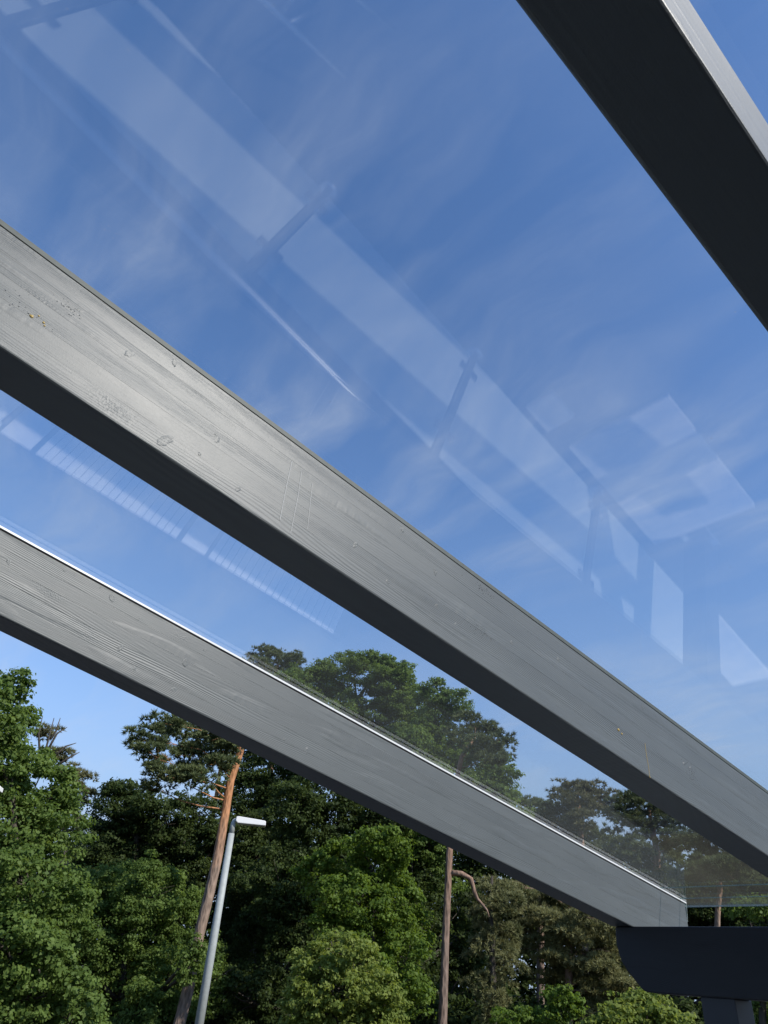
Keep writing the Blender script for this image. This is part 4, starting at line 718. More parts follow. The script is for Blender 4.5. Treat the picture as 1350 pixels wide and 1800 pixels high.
    ('oak_tree', 'tree', 'oak', 'oak', [(23.013, 27.686, -0.05), (22.894, 27.783, 0.118), (22.497, 28.105, 4.181), (22.029, 28.473, 8.915), (21.888, 28.582, 12.169)], [0.38, 0.304, 0.277, 0.245, 0.143], [(20.807, 29.745, 14.497, 1.253, 0.955), (19.328, 29.79, 14.12, 0.488, 0.316), (19.814, 30.543, 14.526, 0.327, 0.274), (20.433, 29.141, 15.248, 0.392, 0.247), (19.695, 29.977, 13.324, 1.448, 1.159), (19.77, 30.438, 14.686, 0.537, 0.471), (18.518, 29.628, 13.992, 0.626, 0.391), (18.391, 29.339, 13.906, 0.38, 0.291), (21.503, 28.771, 14.942, 1.133, 0.954), (20.394, 29.177, 14.673, 0.418, 0.334), (21.749, 27.627, 15.312, 0.294, 0.259), (21.678, 27.356, 15.065, 0.363, 0.34), (22.212, 27.269, 14.645, 1.169, 0.993), (22.671, 26.446, 15.252, 0.49, 0.468), (21.107, 26.97, 15.141, 0.453, 0.374), (21.777, 26.92, 15.489, 0.487, 0.414), (22.987, 26.317, 13.905, 1.149, 1.091), (22.761, 25.413, 14.677, 0.363, 0.382), (23.191, 25.841, 14.894, 0.506, 0.482), (21.955, 26.113, 14.548, 0.435, 0.38), (20.697, 28.688, 12.176, 1.693, 1.355), (21.36, 28.752, 13.692, 0.486, 0.314), (19.863, 29.576, 13.248, 0.543, 0.448), (22.284, 27.982, 12.666, 0.711, 0.655), (22.742, 28.122, 12.881, 1.746, 1.455), (24.303, 27.286, 13.441, 0.523, 0.425), (23.847, 26.889, 13.437, 0.734, 0.602), (22.608, 26.846, 13.923, 0.578, 0.346), (24.694, 27.423, 12.657, 1.326, 1.326), (24.31, 26.853, 13.805, 0.476, 0.512), (24.86, 25.702, 12.065, 0.418, 0.318), (23.388, 27.88, 12.121, 0.492, 0.474), (22.45, 29.278, 10.715, 1.861, 1.288), (23.124, 28.558, 11.83, 0.691, 0.42), (22.45, 29.725, 12.093, 0.762, 0.409), (20.953, 30.376, 10.428, 0.482, 0.369), (23.06, 26.499, 10.448, 1.64, 1.23), (22.431, 25.125, 11.251, 0.652, 0.496), (21.839, 27.454, 10.85, 0.581, 0.354), (23.404, 24.67, 10.738, 0.52, 0.341), (21.151, 30.451, 10.882, 1.438, 1.294), (20.222, 30.086, 11.856, 0.459, 0.486), (21.045, 30.031, 12.07, 0.633, 0.547), (19.785, 31.009, 10.723, 0.559, 0.459), (25.102, 27.057, 13.589, 1.075, 1.015), (24.737, 26.195, 14.304, 0.454, 0.392), (24.571, 26.671, 14.418, 0.463, 0.482), (24.458, 27.432, 14.317, 0.422, 0.472), (24.564, 25.765, 11.766, 1.296, 1.127), (24.142, 24.662, 12.52, 0.378, 0.265), (22.938, 25.914, 11.377, 0.518, 0.451), (24.513, 25.619, 12.881, 0.482, 0.358), (19.952, 31.287, 13.062, 1.067, 1.008), (19.868, 31.166, 14.061, 0.403, 0.301), (20.867, 30.706, 13.072, 0.358, 0.374), (19.272, 31.955, 13.682, 0.303, 0.315), (20.831, 30.466, 14.2, 1.023, 0.842), (20.181, 29.864, 14.756, 0.43, 0.253), (21.306, 29.378, 13.863, 0.307, 0.201), (20.415, 30.511, 14.953, 0.275, 0.177), (22.23, 28.858, 15.98, 0.613, 0.368), (22.795, 28.59, 15.985, 0.194, 0.113), (21.696, 29.133, 16.026, 0.231, 0.11), (22.086, 29.016, 16.357, 0.165, 0.117), (23.653, 28.256, 16.112, 0.62, 0.434), (23.92, 27.607, 15.961, 0.197, 0.104), (23.197, 28.213, 16.37, 0.249, 0.197), (23.208, 28.64, 16.264, 0.176, 0.141), (23.391, 26.402, 14.793, 0.763, 0.645), (23.115, 26.474, 15.39, 0.288, 0.182), (23.07, 26.773, 15.348, 0.288, 0.268), (23.8, 26.179, 15.408, 0.301, 0.292)], 0.105, 1.5, 'tall oak rising behind the outermost rafter in the middle', 'trees of the wood', None),
    ('oak_tree', 'tree', 'oak', 'oak', [(22.936, 23.727, -0.05), (22.927, 23.735, 2.226), (22.898, 23.763, 6.276), (23.096, 23.571, 9.052), (23.316, 23.353, 11.854)], [0.2775, 0.222, 0.216, 0.151, 0.106], [(22.85, 23.23, 13.0, 0.747, 0.64), (22.356, 23.753, 12.775, 0.237, 0.23), (22.82, 22.784, 13.508, 0.253, 0.163), (22.571, 22.885, 13.515, 0.226, 0.154), (23.24, 22.382, 12.498, 0.838, 0.628), (22.328, 22.599, 12.526, 0.279, 0.208), (23.116, 22.742, 13.148, 0.32, 0.186), (22.978, 21.588, 12.832, 0.257, 0.152), (23.047, 23.264, 11.638, 1.099, 0.838), (23.071, 22.684, 12.325, 0.408, 0.312), (23.325, 22.188, 11.923, 0.309, 0.176), (23.397, 22.854, 12.404, 0.381, 0.329), (21.686, 23.428, 9.952, 1.247, 0.998), (20.996, 24.521, 9.781, 0.49, 0.297), (22.087, 23.045, 10.881, 0.444, 0.304), (21.526, 22.962, 10.828, 0.387, 0.296), (23.811, 23.073, 10.624, 1.246, 0.934), (23.041, 23.593, 11.198, 0.381, 0.213), (22.779, 22.81, 11.192, 0.421, 0.262), (24.281, 21.811, 10.443, 0.399, 0.283), (22.46, 22.748, 8.827, 1.465, 0.977), (21.084, 22.922, 9.215, 0.459, 0.351), (21.765, 22.887, 9.595, 0.557, 0.3), (22.937, 21.221, 8.948, 0.42, 0.22), (24.525, 22.0, 8.904, 1.122, 0.798), (23.345, 22.403, 8.554, 0.433, 0.263), (23.707, 22.616, 9.183, 0.491, 0.289), (24.358, 21.549, 9.581, 0.324, 0.264), (24.346, 21.206, 7.974, 1.202, 0.721), (24.748, 21.178, 8.73, 0.459, 0.279), (24.028, 20.569, 8.526, 0.45, 0.202), (23.749, 22.247, 8.174, 0.42, 0.2), (23.05, 21.952, 7.708, 1.426, 0.713), (23.284, 22.302, 8.481, 0.568, 0.289), (23.55, 20.479, 7.658, 0.502, 0.199), (22.151, 22.998, 7.885, 0.56, 0.281), (23.191, 24.139, 7.705, 1.497, 1.098), (22.197, 24.598, 8.372, 0.46, 0.383), (22.77, 22.72, 8.404, 0.424, 0.23), (23.347, 23.809, 8.731, 0.4, 0.312), (23.264, 24.854, 6.392, 1.239, 1.09), (22.511, 25.591, 6.941, 0.422, 0.401), (23.578, 23.398, 6.254, 0.319, 0.33), (23.246, 24.081, 7.253, 0.504, 0.454), (23.043, 23.195, 5.41, 1.17, 1.029), (22.407, 24.184, 5.687, 0.419, 0.408), (21.774, 23.493, 5.016, 0.365, 0.329), (21.841, 23.19, 5.919, 0.389, 0.282), (25.285, 23.023, 10.43, 1.323, 0.953), (25.61, 22.093, 11.062, 0.422, 0.23), (25.831, 21.779, 10.582, 0.526, 0.306), (24.288, 23.928, 10.354, 0.408, 0.308), (24.481, 20.651, 9.439, 0.636, 0.538), (24.522, 19.865, 9.316, 0.249, 0.168), (24.149, 21.205, 9.519, 0.23, 0.223), (24.029, 20.908, 9.717, 0.176, 0.123), (24.291, 21.147, 8.529, 1.212, 0.727), (24.718, 21.085, 9.297, 0.5, 0.287), (24.088, 21.006, 9.183, 0.509, 0.341), (24.259, 21.087, 9.228, 0.532, 0.296), (22.577, 22.943, 6.613, 1.18, 0.944), (21.045, 23.045, 6.373, 0.31, 0.176), (21.068, 23.027, 6.624, 0.448, 0.261), (22.97, 21.74, 6.838, 0.447, 0.395), (26.436, 21.55, 8.019, 0.904, 0.603), (26.225, 22.011, 8.512, 0.317, 0.177), (25.602, 21.726, 8.274, 0.24, 0.164), (25.73, 21.916, 8.266, 0.306, 0.219)], 0.105, 1.4, 'oak with bare forked top right of the tallest oak', 'trees of the wood', None),
    ('pine_tree', 'tree', 'pine', 'pine2', [(22.418, 33.13, -0.05), (22.242, 33.246, -0.3), (21.655, 33.632, 6.682), (21.123, 33.968, 12.317), (20.722, 34.214, 15.829)], [0.22499999999999998, 0.18, 0.173, 0.14, 0.098], [(21.039, 35.061, 17.252, 1.424, 0.61), (19.548, 34.31, 16.178, 0.907, 0.454), (21.715, 33.887, 16.918, 0.869, 0.468), (21.603, 34.453, 16.321, 1.336, 0.601), (20.735, 34.811, 15.801, 0.99, 0.462)], 0.2, 2.0, 'distant pine with flat crown at the left of the tall oak', 'trees of the wood', None),
    ('pine_tree', 'tree', 'pine', 'pine2', [(17.532, 17.113, -0.05), (17.541, 17.104, 0.784), (17.57, 17.074, 2.836), (17.628, 17.015, 5.136), (17.687, 16.954, 6.83), (17.885, 16.745, 8.112), (18.181, 16.422, 8.792)], [0.15875, 0.127, 0.117, 0.107, 0.093, 0.076, 0.048], [(18.921, 16.689, 9.213, 0.679, 0.319), (18.386, 15.475, 8.587, 0.414, 0.226), (18.439, 16.919, 9.434, 0.559, 0.28), (18.127, 15.636, 7.91, 0.555, 0.296), (18.754, 15.797, 8.312, 0.343, 0.19), (17.81, 15.964, 8.346, 0.637, 0.3), (17.943, 17.123, 8.756, 0.509, 0.274)], 0.16, 2.0, 'straight pine with bare lower trunk and crooked branch in the centre right', 'trees of the wood', {'extra': [([(17.621, 17.022, 4.592), (17.898, 16.731, 4.583), (18.086, 16.527, 4.457), (18.155, 16.451, 4.107), (18.223, 16.376, 3.899), (18.358, 16.225, 3.759)], [0.09, 0.08, 0.075, 0.065, 0.055, 0.02]), ([(18.223, 16.376, 3.929), (18.401, 16.175, 3.643), (18.444, 16.127, 3.469)], [0.04, 0.03, 0.015])]}),
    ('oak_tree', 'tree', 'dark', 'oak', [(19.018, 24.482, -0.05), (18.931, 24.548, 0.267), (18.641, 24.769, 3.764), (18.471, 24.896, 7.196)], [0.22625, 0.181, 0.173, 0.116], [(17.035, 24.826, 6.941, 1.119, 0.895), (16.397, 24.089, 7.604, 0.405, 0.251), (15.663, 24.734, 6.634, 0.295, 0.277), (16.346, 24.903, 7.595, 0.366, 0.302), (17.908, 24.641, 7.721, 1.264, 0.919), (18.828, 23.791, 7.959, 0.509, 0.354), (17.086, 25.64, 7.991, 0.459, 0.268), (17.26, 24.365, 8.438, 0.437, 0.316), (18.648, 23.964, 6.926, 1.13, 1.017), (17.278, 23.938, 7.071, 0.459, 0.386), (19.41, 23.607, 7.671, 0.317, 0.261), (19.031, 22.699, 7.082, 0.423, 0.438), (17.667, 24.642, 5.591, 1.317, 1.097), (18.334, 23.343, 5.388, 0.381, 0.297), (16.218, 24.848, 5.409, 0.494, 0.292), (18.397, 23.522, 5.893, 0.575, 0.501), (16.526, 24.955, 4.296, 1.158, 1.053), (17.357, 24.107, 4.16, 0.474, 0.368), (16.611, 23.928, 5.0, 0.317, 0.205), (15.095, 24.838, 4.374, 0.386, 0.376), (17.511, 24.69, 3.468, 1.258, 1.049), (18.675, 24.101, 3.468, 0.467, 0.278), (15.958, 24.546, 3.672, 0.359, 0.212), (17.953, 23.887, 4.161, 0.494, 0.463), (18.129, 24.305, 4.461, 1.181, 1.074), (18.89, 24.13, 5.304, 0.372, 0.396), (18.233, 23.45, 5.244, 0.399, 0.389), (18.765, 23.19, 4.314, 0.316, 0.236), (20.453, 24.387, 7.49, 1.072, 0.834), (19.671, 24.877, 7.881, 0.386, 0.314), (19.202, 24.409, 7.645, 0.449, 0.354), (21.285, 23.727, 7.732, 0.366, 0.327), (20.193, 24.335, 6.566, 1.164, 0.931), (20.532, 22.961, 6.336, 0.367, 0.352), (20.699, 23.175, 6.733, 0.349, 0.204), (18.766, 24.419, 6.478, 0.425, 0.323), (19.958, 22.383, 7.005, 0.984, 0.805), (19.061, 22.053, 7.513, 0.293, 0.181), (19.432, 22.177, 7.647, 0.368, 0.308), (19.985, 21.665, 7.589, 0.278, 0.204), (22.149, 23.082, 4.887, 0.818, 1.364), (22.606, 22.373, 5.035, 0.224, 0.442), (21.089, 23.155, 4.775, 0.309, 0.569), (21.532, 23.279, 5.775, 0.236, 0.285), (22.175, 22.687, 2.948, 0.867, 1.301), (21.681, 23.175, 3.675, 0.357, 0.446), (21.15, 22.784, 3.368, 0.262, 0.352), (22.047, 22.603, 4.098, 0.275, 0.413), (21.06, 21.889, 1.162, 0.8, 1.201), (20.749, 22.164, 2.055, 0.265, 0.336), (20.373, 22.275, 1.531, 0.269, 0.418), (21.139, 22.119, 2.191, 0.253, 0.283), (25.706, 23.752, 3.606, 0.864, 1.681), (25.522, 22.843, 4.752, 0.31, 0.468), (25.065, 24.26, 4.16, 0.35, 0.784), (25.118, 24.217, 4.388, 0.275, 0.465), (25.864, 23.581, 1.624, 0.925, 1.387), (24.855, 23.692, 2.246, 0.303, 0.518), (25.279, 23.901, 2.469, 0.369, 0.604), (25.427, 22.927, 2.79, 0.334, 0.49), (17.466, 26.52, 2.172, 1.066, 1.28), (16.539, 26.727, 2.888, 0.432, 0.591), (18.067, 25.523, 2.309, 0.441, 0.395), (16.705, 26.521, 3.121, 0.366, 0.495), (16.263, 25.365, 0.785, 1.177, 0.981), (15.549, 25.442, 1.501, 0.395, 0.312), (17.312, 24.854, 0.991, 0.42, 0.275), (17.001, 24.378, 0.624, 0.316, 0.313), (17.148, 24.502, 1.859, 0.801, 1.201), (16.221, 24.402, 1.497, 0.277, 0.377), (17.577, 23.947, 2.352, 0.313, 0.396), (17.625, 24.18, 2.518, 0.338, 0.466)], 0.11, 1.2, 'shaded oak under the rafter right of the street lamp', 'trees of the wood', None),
    ('oak_tree', 'tree', 'bright', 'oak', [(15.767, 18.094, -0.05), (15.737, 18.12, 0.669), (15.637, 18.206, 2.814), (15.508, 18.317, 4.598)], [0.15625, 0.125, 0.108, 0.069], [(15.15, 17.836, 5.149, 0.687, 0.446), (14.328, 17.905, 4.971, 0.197, 0.112), (15.245, 17.059, 5.319, 0.257, 0.192), (14.509, 18.142, 5.154, 0.178, 0.087), (15.628, 17.442, 4.88, 0.477, 0.409), (15.617, 17.234, 5.228, 0.163, 0.163), (15.876, 17.155, 5.127, 0.141, 0.142), (15.008, 17.463, 4.773, 0.196, 0.197), (15.266, 18.981, 4.599, 0.791, 0.632), (14.33, 19.071, 4.561, 0.258, 0.226), (14.543, 18.888, 4.968, 0.313, 0.192), (14.815, 19.568, 4.881, 0.211, 0.13), (16.013, 18.198, 4.267, 0.797, 0.624), (15.804, 17.642, 4.759, 0.251, 0.215), (15.305, 18.612, 4.184, 0.31, 0.256), (15.997, 18.411, 4.849, 0.293, 0.193), (14.887, 17.967, 3.461, 0.901, 0.688), (14.007, 18.29, 3.288, 0.381, 0.32), (13.84, 17.88, 3.711, 0.379, 0.333), (14.802, 17.949, 4.079, 0.311, 0.24), (15.98, 17.701, 3.422, 0.701, 0.701), (16.382, 17.41, 3.9, 0.302, 0.227), (16.22, 17.63, 4.042, 0.284, 0.336), (16.377, 17.271, 3.8, 0.297, 0.218), (14.544, 18.21, 2.724, 0.722, 0.577), (15.025, 17.744, 2.954, 0.199, 0.136), (14.186, 18.623, 3.074, 0.201, 0.168), (13.858, 18.422, 2.903, 0.265, 0.169), (16.514, 18.851, 2.586, 0.943, 0.789), (16.715, 17.707, 2.758, 0.325, 0.205), (15.771, 19.055, 3.029, 0.396, 0.363), (15.803, 19.489, 2.653, 0.337, 0.239), (15.861, 16.877, 2.165, 0.532, 0.72), (15.915, 16.224, 2.413, 0.137, 0.2), (15.449, 17.23, 2.143, 0.144, 0.212), (15.471, 17.007, 2.618, 0.187, 0.266), (15.761, 17.28, 1.361, 0.774, 0.774), (14.821, 17.227, 1.689, 0.224, 0.261), (15.884, 16.279, 1.418, 0.222, 0.157), (16.292, 16.71, 1.495, 0.329, 0.297), (14.537, 17.585, 1.932, 0.768, 0.615), (14.001, 18.136, 2.044, 0.269, 0.205), (15.156, 17.104, 1.958, 0.21, 0.136), (14.812, 16.758, 2.092, 0.252, 0.169), (14.742, 19.824, 4.252, 0.67, 0.599), (14.442, 19.393, 4.739, 0.292, 0.221), (14.198, 20.235, 4.259, 0.227, 0.186), (14.677, 19.434, 4.741, 0.281, 0.245), (17.344, 18.005, 2.956, 0.344, 0.689), (17.078, 17.887, 3.526, 0.093, 0.152), (17.535, 17.72, 2.773, 0.131, 0.228), (17.305, 17.842, 3.537, 0.093, 0.208)], 0.09, 1.5, 'bright green sunlit tree left of the straight pine trunk', 'trees of the wood', None),
    ('bush', 'bush', 'yellow', 'oak', [(9.551, 11.566, -0.05), (9.539, 11.576, 1.012), (9.5, 11.608, 1.33), (9.453, 11.647, 1.657)], [0.06125, 0.049, 0.04, 0.025], [(9.603, 12.087, 2.222, 0.254, 0.19), (9.311, 12.127, 2.233, 0.102, 0.056), (9.266, 12.062, 2.173, 0.092, 0.08), (9.425, 12.251, 2.158, 0.079, 0.044), (9.138, 11.802, 2.042, 0.223, 0.203), (8.926, 11.885, 2.086, 0.074, 0.051), (8.883, 11.827, 2.086, 0.077, 0.077), (8.967, 11.928, 1.981, 0.079, 0.086), (9.164, 11.154, 2.091, 0.197, 0.197), (9.001, 11.095, 2.239, 0.085, 0.069), (9.093, 11.152, 2.255, 0.077, 0.075), (9.253, 10.949, 2.076, 0.077, 0.057), (10.062, 11.856, 1.944, 0.189, 0.231), (9.964, 11.933, 2.1, 0.065, 0.075), (10.205, 11.732, 1.983, 0.07, 0.092), (10.05, 11.925, 2.14, 0.082, 0.114), (8.814, 11.946, 1.571, 0.217, 0.257), (8.923, 11.834, 1.719, 0.078, 0.072), (8.637, 11.835, 1.779, 0.073, 0.079), (8.752, 11.767, 1.778, 0.094, 0.129), (9.073, 12.555, 1.176, 0.202, 0.243), (8.995, 12.623, 1.36, 0.06, 0.056), (9.115, 12.426, 1.343, 0.077, 0.086), (9.115, 12.407, 1.335, 0.054, 0.072), (10.383, 11.368, 1.293, 0.222, 0.263), (10.477, 11.137, 1.302, 0.079, 0.084), (10.183, 11.461, 1.215, 0.09, 0.101), (10.221, 11.526, 1.271, 0.073, 0.092), (9.257, 12.163, 1.798, 0.431, 0.329), (9.318, 12.173, 2.084, 0.168, 0.108), (8.879, 12.304, 1.921, 0.149, 0.106), (9.282, 11.909, 2.058, 0.17, 0.103), (9.814, 11.797, 1.886, 0.456, 0.352), (10.012, 11.796, 2.186, 0.169, 0.134), (9.745, 11.825, 2.187, 0.143, 0.131), (9.392, 11.835, 2.07, 0.18, 0.119), (9.243, 11.596, 1.484, 0.59, 0.393), (9.129, 11.43, 1.82, 0.249, 0.131), (9.105, 11.602, 1.811, 0.183, 0.106), (8.71, 11.855, 1.394, 0.197, 0.13), (9.78, 11.237, 1.484, 0.415, 0.355), (9.473, 11.493, 1.379, 0.111, 0.079), (10.094, 10.956, 1.477, 0.121, 0.12), (9.409, 11.386, 1.608, 0.129, 0.084), (8.882, 11.968, 1.246, 0.391, 0.332), (8.988, 11.617, 1.437, 0.103, 0.102), (8.639, 11.777, 1.524, 0.12, 0.117), (9.013, 11.492, 1.28, 0.102, 0.094), (9.789, 12.044, 1.024, 0.807, 0.404), (10.349, 11.439, 1.087, 0.301, 0.145), (10.177, 11.305, 0.978, 0.303, 0.177), (8.827, 12.012, 0.896, 0.288, 0.124), (10.083, 11.315, 1.083, 0.395, 0.335), (9.662, 11.437, 1.104, 0.131, 0.112), (9.736, 11.519, 1.117, 0.116, 0.1), (10.161, 11.372, 1.364, 0.131, 0.123)], 0.065, 1.5, 'yellow green bush at the bottom centre in full sun', 'bushes at the edge of the wood', {'clump': 0.22}),
    ('spruce_tree', 'tree', 'larch', 'oak', [(19.256, 16.717, -0.05), (19.255, 16.718, 0.851), (19.253, 16.72, 2.529), (19.222, 16.756, 3.731), (19.267, 16.704, 4.688)], [0.14375000000000002, 0.115, 0.094, 0.071, 0.036], [(19.514, 16.925, 4.4, 0.619, 0.401), (19.436, 16.292, 3.901, 0.705, 0.388), (19.233, 17.05, 3.579, 0.57, 0.392), (19.748, 16.696, 3.163, 0.671, 0.424), (19.272, 16.913, 2.747, 0.591, 0.382), (19.498, 16.509, 2.405, 0.548, 0.376), (19.266, 17.104, 1.938, 0.479, 0.342), (19.504, 16.761, 1.61, 0.507, 0.338), (19.147, 16.792, 1.113, 0.43, 0.265)], 0.15, 2.0, 'narrow drooping conifer right of the straight pine trunk', 'trees of the wood', {'droop': 0.5, 'flat': 0.35}),
    ('conifer_tree', 'tree', 'larch', 'pine2', [(22.572, 16.569, -0.05), (22.594, 16.539, 0.94), (22.667, 16.438, 2.606), (22.732, 16.349, 4.071), (22.864, 16.163, 5.824)], [0.16625, 0.133, 0.12, 0.096, 0.06], [(22.431, 17.395, 4.486, 0.888, 0.316), (23.256, 16.702, 4.386, 1.082, 0.354), (22.032, 16.771, 3.841, 1.042, 0.341), (22.391, 15.248, 3.785, 1.006, 0.366), (21.974, 17.583, 3.423, 0.69, 0.307), (22.023, 16.12, 3.354, 1.012, 0.331), (23.68, 15.747, 3.33, 0.945, 0.378), (21.944, 16.889, 2.862, 0.927, 0.334), (22.963, 15.87, 2.719, 1.103, 0.404), (24.322, 15.705, 2.731, 0.755, 0.453), (23.718, 15.916, 2.139, 1.108, 0.48), (23.046, 17.083, 2.292, 0.849, 0.339), (23.719, 15.086, 2.1, 0.721, 0.397), (23.645, 16.588, 1.487, 1.11, 0.481), (20.849, 17.213, 4.562, 0.57, 0.304), (24.045, 15.813, 1.322, 0.91, 0.473)], 0.16, 2.3, 'broad olive conifer with layered boughs left of the eave beam', 'trees of the wood', {'droop': 0.35, 'flat': 0.28}),
    ('bush', 'bush', 'bright', 'oak', [(16.024, 11.967, -0.05), (16.027, 11.963, 1.129), (16.038, 11.949, 1.392)], [0.06375, 0.051, 0.039], [(16.09, 11.969, 1.605, 0.363, 0.234), (16.014, 11.778, 1.803, 0.1, 0.065), (16.33, 11.718, 1.577, 0.151, 0.07), (15.873, 12.217, 1.662, 0.107, 0.053), (16.274, 11.888, 1.403, 0.336, 0.207), (16.048, 12.133, 1.348, 0.147, 0.071), (16.425, 11.82, 1.573, 0.105, 0.055), (16.036, 11.795, 1.569, 0.111, 0.061), (16.013, 12.339, 1.207, 0.518, 0.207), (16.039, 12.133, 1.385, 0.198, 0.058), (15.793, 12.671, 1.288, 0.199, 0.062), (15.773, 12.796, 1.125, 0.217, 0.103), (15.442, 12.862, 1.155, 0.518, 0.207), (15.579, 12.646, 1.326, 0.14, 0.057), (15.354, 13.155, 1.28, 0.137, 0.049), (15.761, 12.454, 1.178, 0.226, 0.087)], 0.08, 1.2, 'small bright green bush below the layered conifer', 'bushes at the edge of the wood', {'clump': 0.2}),
    ('bush', 'bush', 'yellow', 'oak', [(12.323, 7.643, -0.05), (12.326, 7.638, 1.146), (12.335, 7.622, 1.293), (12.343, 7.61, 1.404)], [0.056249999999999994, 0.045, 0.036, 0.023], [(12.555, 7.922, 1.578, 0.337, 0.225), (12.592, 7.567, 1.65, 0.12, 0.065), (12.592, 7.755, 1.76, 0.114, 0.081), (12.665, 7.63, 1.546, 0.102, 0.05), (12.847, 7.739, 1.56, 0.357, 0.244), (12.609, 7.976, 1.597, 0.096, 0.066), (12.79, 7.341, 1.52, 0.102, 0.065), (12.877, 7.83, 1.756, 0.124, 0.094), (12.074, 7.85, 1.38, 0.362, 0.217), (12.292, 7.597, 1.479, 0.117, 0.062), (11.698, 8.011, 1.304, 0.129, 0.08), (11.799, 7.895, 1.517, 0.127, 0.077), (12.52, 7.272, 1.396, 0.322, 0.215), (12.234, 7.28, 1.536, 0.114, 0.088), (12.467, 6.913, 1.373, 0.099, 0.058), (12.452, 7.364, 1.55, 0.117, 0.074), (12.623, 7.805, 1.247, 0.644, 0.276), (12.651, 7.391, 1.468, 0.228, 0.07), (12.569, 7.137, 1.41, 0.171, 0.052), (12.794, 7.364, 1.443, 0.209, 0.101), (11.932, 8.089, 1.212, 0.307, 0.181), (11.698, 8.092, 1.338, 0.108, 0.051), (11.923, 7.999, 1.366, 0.124, 0.077), (11.651, 8.169, 1.295, 0.114, 0.062)], 0.065, 1.5, 'yellow green bush under the rounded end of the eave beam', 'bushes at the edge of the wood', {'clump': 0.2}),
    ('pine_tree', 'tree', 'olive', 'pine2', [(28.569, 20.22, -0.05), (28.62, 20.147, 0.81), (28.789, 19.905, 4.708), (28.836, 19.837, 7.337), (28.827, 19.849, 9.233)], [0.19375, 0.155, 0.143, 0.125, 0.077], [(28.542, 19.836, 9.472, 0.773, 0.361), (29.617, 19.612, 9.479, 0.888, 0.366), (27.966, 20.158, 9.106, 0.511, 0.306), (28.584, 18.408, 8.677, 0.889, 0.395), (29.799, 20.425, 8.853, 1.053, 0.421), (28.685, 20.32, 8.05, 0.865, 0.407), (27.71, 19.004, 8.814, 0.741, 0.346), (27.773, 18.911, 7.895, 0.874, 0.388)], 0.19, 1.9, 'pine with olive crown seen through the glass left of the dark pine', 'trees of the wood', None),
    ('pine_tree', 'tree', 'pine', 'pine2', [(29.118, 22.829, -0.05), (29.159, 22.776, 0.628), (29.297, 22.598, 4.788), (29.374, 22.498, 8.095)], [0.20750000000000002, 0.166, 0.153, 0.094], [(28.465, 23.338, 9.42, 0.661, 0.33), (29.836, 23.569, 9.511, 0.735, 0.367), (29.083, 21.984, 8.879, 0.913, 0.403), (29.119, 21.073, 8.428, 0.943, 0.419), (28.736, 22.579, 8.373, 0.804, 0.375), (30.445, 21.935, 7.971, 1.188, 0.486), (31.314, 20.947, 8.032, 1.183, 0.484), (31.072, 20.259, 7.222, 1.303, 0.521)], 0.19, 2.0, 'blue green pine low behind the outermost rafter at right', 'trees of the wood', None),
    ('pine_tree', 'tree', 'pine', 'pine2', [(28.207, 17.13, -0.05), (28.288, 16.993, 1.035), (28.558, 16.537, 4.647), (28.725, 16.244, 6.655), (28.677, 16.328, 8.369)], [0.20500000000000002, 0.164, 0.154, 0.125, 0.071], [(27.839, 16.716, 8.436, 0.749, 0.374), (28.589, 16.295, 8.24, 0.937, 0.421), (27.312, 16.851, 7.854, 0.69, 0.322), (29.002, 15.857, 7.726, 0.925, 0.416), (28.211, 16.698, 7.452, 1.017, 0.462), (28.208, 15.051, 6.913, 0.881, 0.396), (27.298, 16.77, 6.484, 1.117, 0.492), (29.781, 16.747, 6.619, 1.078, 0.516), (28.79, 17.062, 5.674, 1.366, 0.592)], 0.19, 2.2, 'dense dark green pine seen through the glass under the middle rafter', 'trees of the wood', None),
    ('pine_tree', 'tree', 'pine', 'pine', [(26.707, 13.665, -0.05), (26.756, 13.568, 2.785), (26.919, 13.243, 4.448), (27.005, 13.066, 5.146), (27.092, 12.885, 5.862)], [0.1175, 0.094, 0.088, 0.079, 0.05], [(27.423, 13.744, 6.706, 0.837, 0.377), (27.443, 12.735, 6.452, 0.914, 0.406), (27.383, 13.439, 5.928, 0.816, 0.367), (26.496, 11.823, 5.731, 0.86, 0.382), (27.619, 12.495, 7.026, 0.82, 0.328), (28.702, 12.115, 6.408, 0.922, 0.492), (26.489, 13.687, 5.461, 0.718, 0.319), (25.576, 12.345, 5.499, 0.642, 0.302), (25.851, 11.998, 5.232, 0.561, 0.262)], 0.19, 2.2, 'pine with reddish trunk seen through the glass above the eave beam', 'trees of the wood', None),
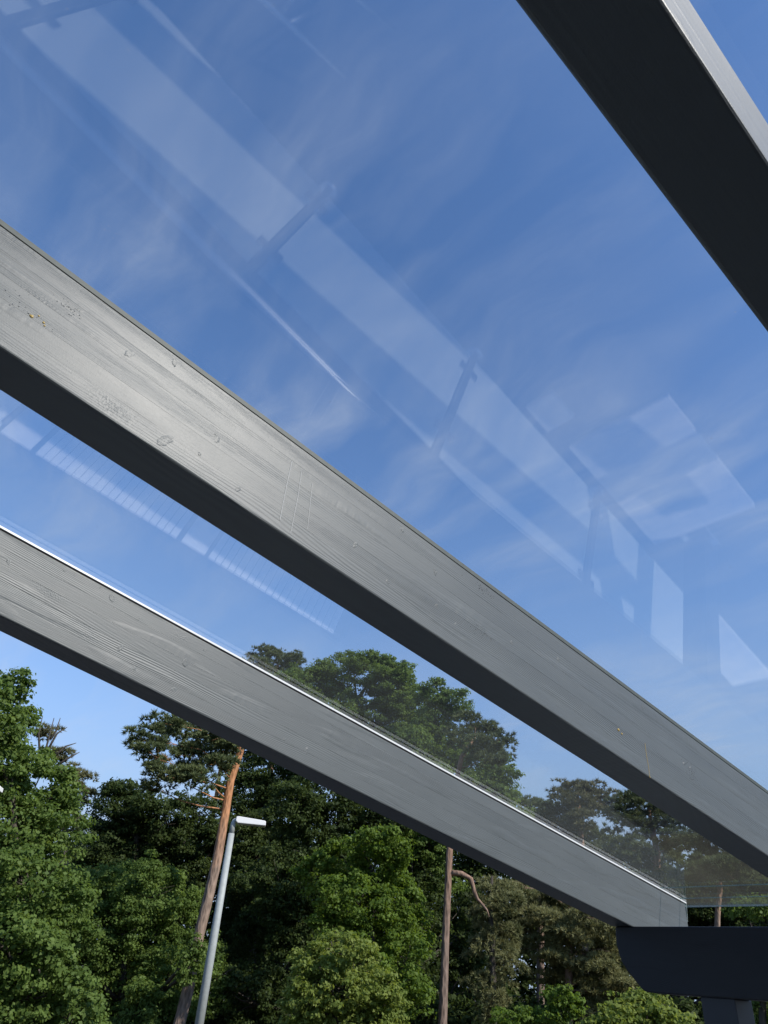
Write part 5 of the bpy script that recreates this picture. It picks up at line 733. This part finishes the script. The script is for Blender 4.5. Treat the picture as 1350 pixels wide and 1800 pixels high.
    ('oak_tree', 'tree', 'dark', 'oak', [(29.606, 16.719, -0.05), (29.646, 16.647, 1.091), (29.779, 16.407, 2.871), (29.891, 16.202, 4.385)], [0.20875000000000002, 0.167, 0.151, 0.089], [(29.465, 16.312, 5.127, 1.121, 0.807), (29.831, 15.35, 5.437, 0.307, 0.205), (29.034, 17.297, 4.882, 0.468, 0.244), (28.583, 15.962, 5.728, 0.409, 0.276), (29.957, 15.197, 4.962, 1.099, 0.791), (29.992, 14.137, 5.272, 0.435, 0.236), (29.8, 14.442, 5.551, 0.463, 0.264), (30.303, 14.241, 4.917, 0.381, 0.248), (31.646, 14.564, 5.523, 1.357, 0.814), (31.381, 14.418, 6.228, 0.551, 0.329), (31.806, 14.028, 6.226, 0.381, 0.258), (30.295, 14.891, 5.855, 0.45, 0.214), (31.355, 13.462, 4.887, 1.299, 0.866), (31.402, 14.103, 5.553, 0.354, 0.25), (30.842, 14.122, 5.361, 0.577, 0.364), (31.705, 12.402, 5.285, 0.493, 0.386), (30.864, 16.592, 3.883, 1.357, 1.131), (31.26, 16.57, 4.933, 0.576, 0.436), (30.299, 16.713, 4.756, 0.502, 0.391), (30.774, 15.199, 4.357, 0.389, 0.323), (31.024, 14.823, 3.915, 1.307, 1.089), (30.2, 15.653, 4.167, 0.411, 0.317), (30.931, 13.46, 4.202, 0.554, 0.483), (30.83, 15.515, 4.62, 0.535, 0.523), (30.786, 13.385, 3.203, 1.237, 1.237), (29.964, 13.583, 4.004, 0.394, 0.432), (29.604, 13.745, 3.731, 0.483, 0.571), (30.866, 13.803, 4.169, 0.439, 0.332), (31.259, 12.112, 5.988, 1.069, 1.283), (31.648, 11.198, 6.231, 0.338, 0.314), (30.503, 12.549, 6.547, 0.396, 0.535), (31.266, 11.173, 5.74, 0.316, 0.341)], 0.11, 1.3, 'low green broadleaf tree behind the eave beam', 'trees of the wood', None),
    ('oak_tree', 'tree', 'oak', 'oak', [(23.547, 11.025, -0.05), (23.57, 10.975, 0.997), (23.647, 10.808, 1.897), (23.745, 10.592, 2.705)], [0.13375, 0.107, 0.094, 0.064], [(23.975, 11.207, 1.493, 0.635, 0.476), (23.435, 11.216, 1.816, 0.179, 0.138), (23.365, 11.541, 1.537, 0.187, 0.149), (23.761, 10.945, 1.899, 0.212, 0.116), (23.744, 10.323, 2.187, 0.625, 0.781), (23.796, 9.798, 2.693, 0.206, 0.268), (23.186, 10.231, 2.753, 0.245, 0.315), (23.894, 10.333, 2.862, 0.264, 0.233), (24.053, 11.791, 1.192, 0.643, 0.418), (24.292, 11.318, 1.435, 0.239, 0.174), (23.851, 12.378, 1.1, 0.243, 0.15), (24.114, 11.212, 1.416, 0.184, 0.128), (23.779, 10.209, 4.105, 0.591, 0.361), (23.803, 10.549, 4.364, 0.17, 0.097), (23.596, 10.679, 4.194, 0.234, 0.128), (23.713, 9.596, 4.115, 0.198, 0.109), (24.722, 11.3, 4.21, 0.523, 0.279), (24.535, 10.822, 4.369, 0.206, 0.11), (24.645, 10.925, 4.404, 0.157, 0.098), (24.711, 11.403, 4.451, 0.186, 0.095)], 0.1, 1.2, 'small broadleaf tree right of the timber post', 'trees of the wood', None),
]
for t_ in TREES: tree(*t_)


# closed wood far behind the single trees
P, va = broad_leaves(WOOD, 0.22, 1.0 * DENS, 0.6)
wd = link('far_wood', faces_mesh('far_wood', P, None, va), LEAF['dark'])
tag(wd, 'dark closed wood behind the front trees', 'wood', kind='stuff')
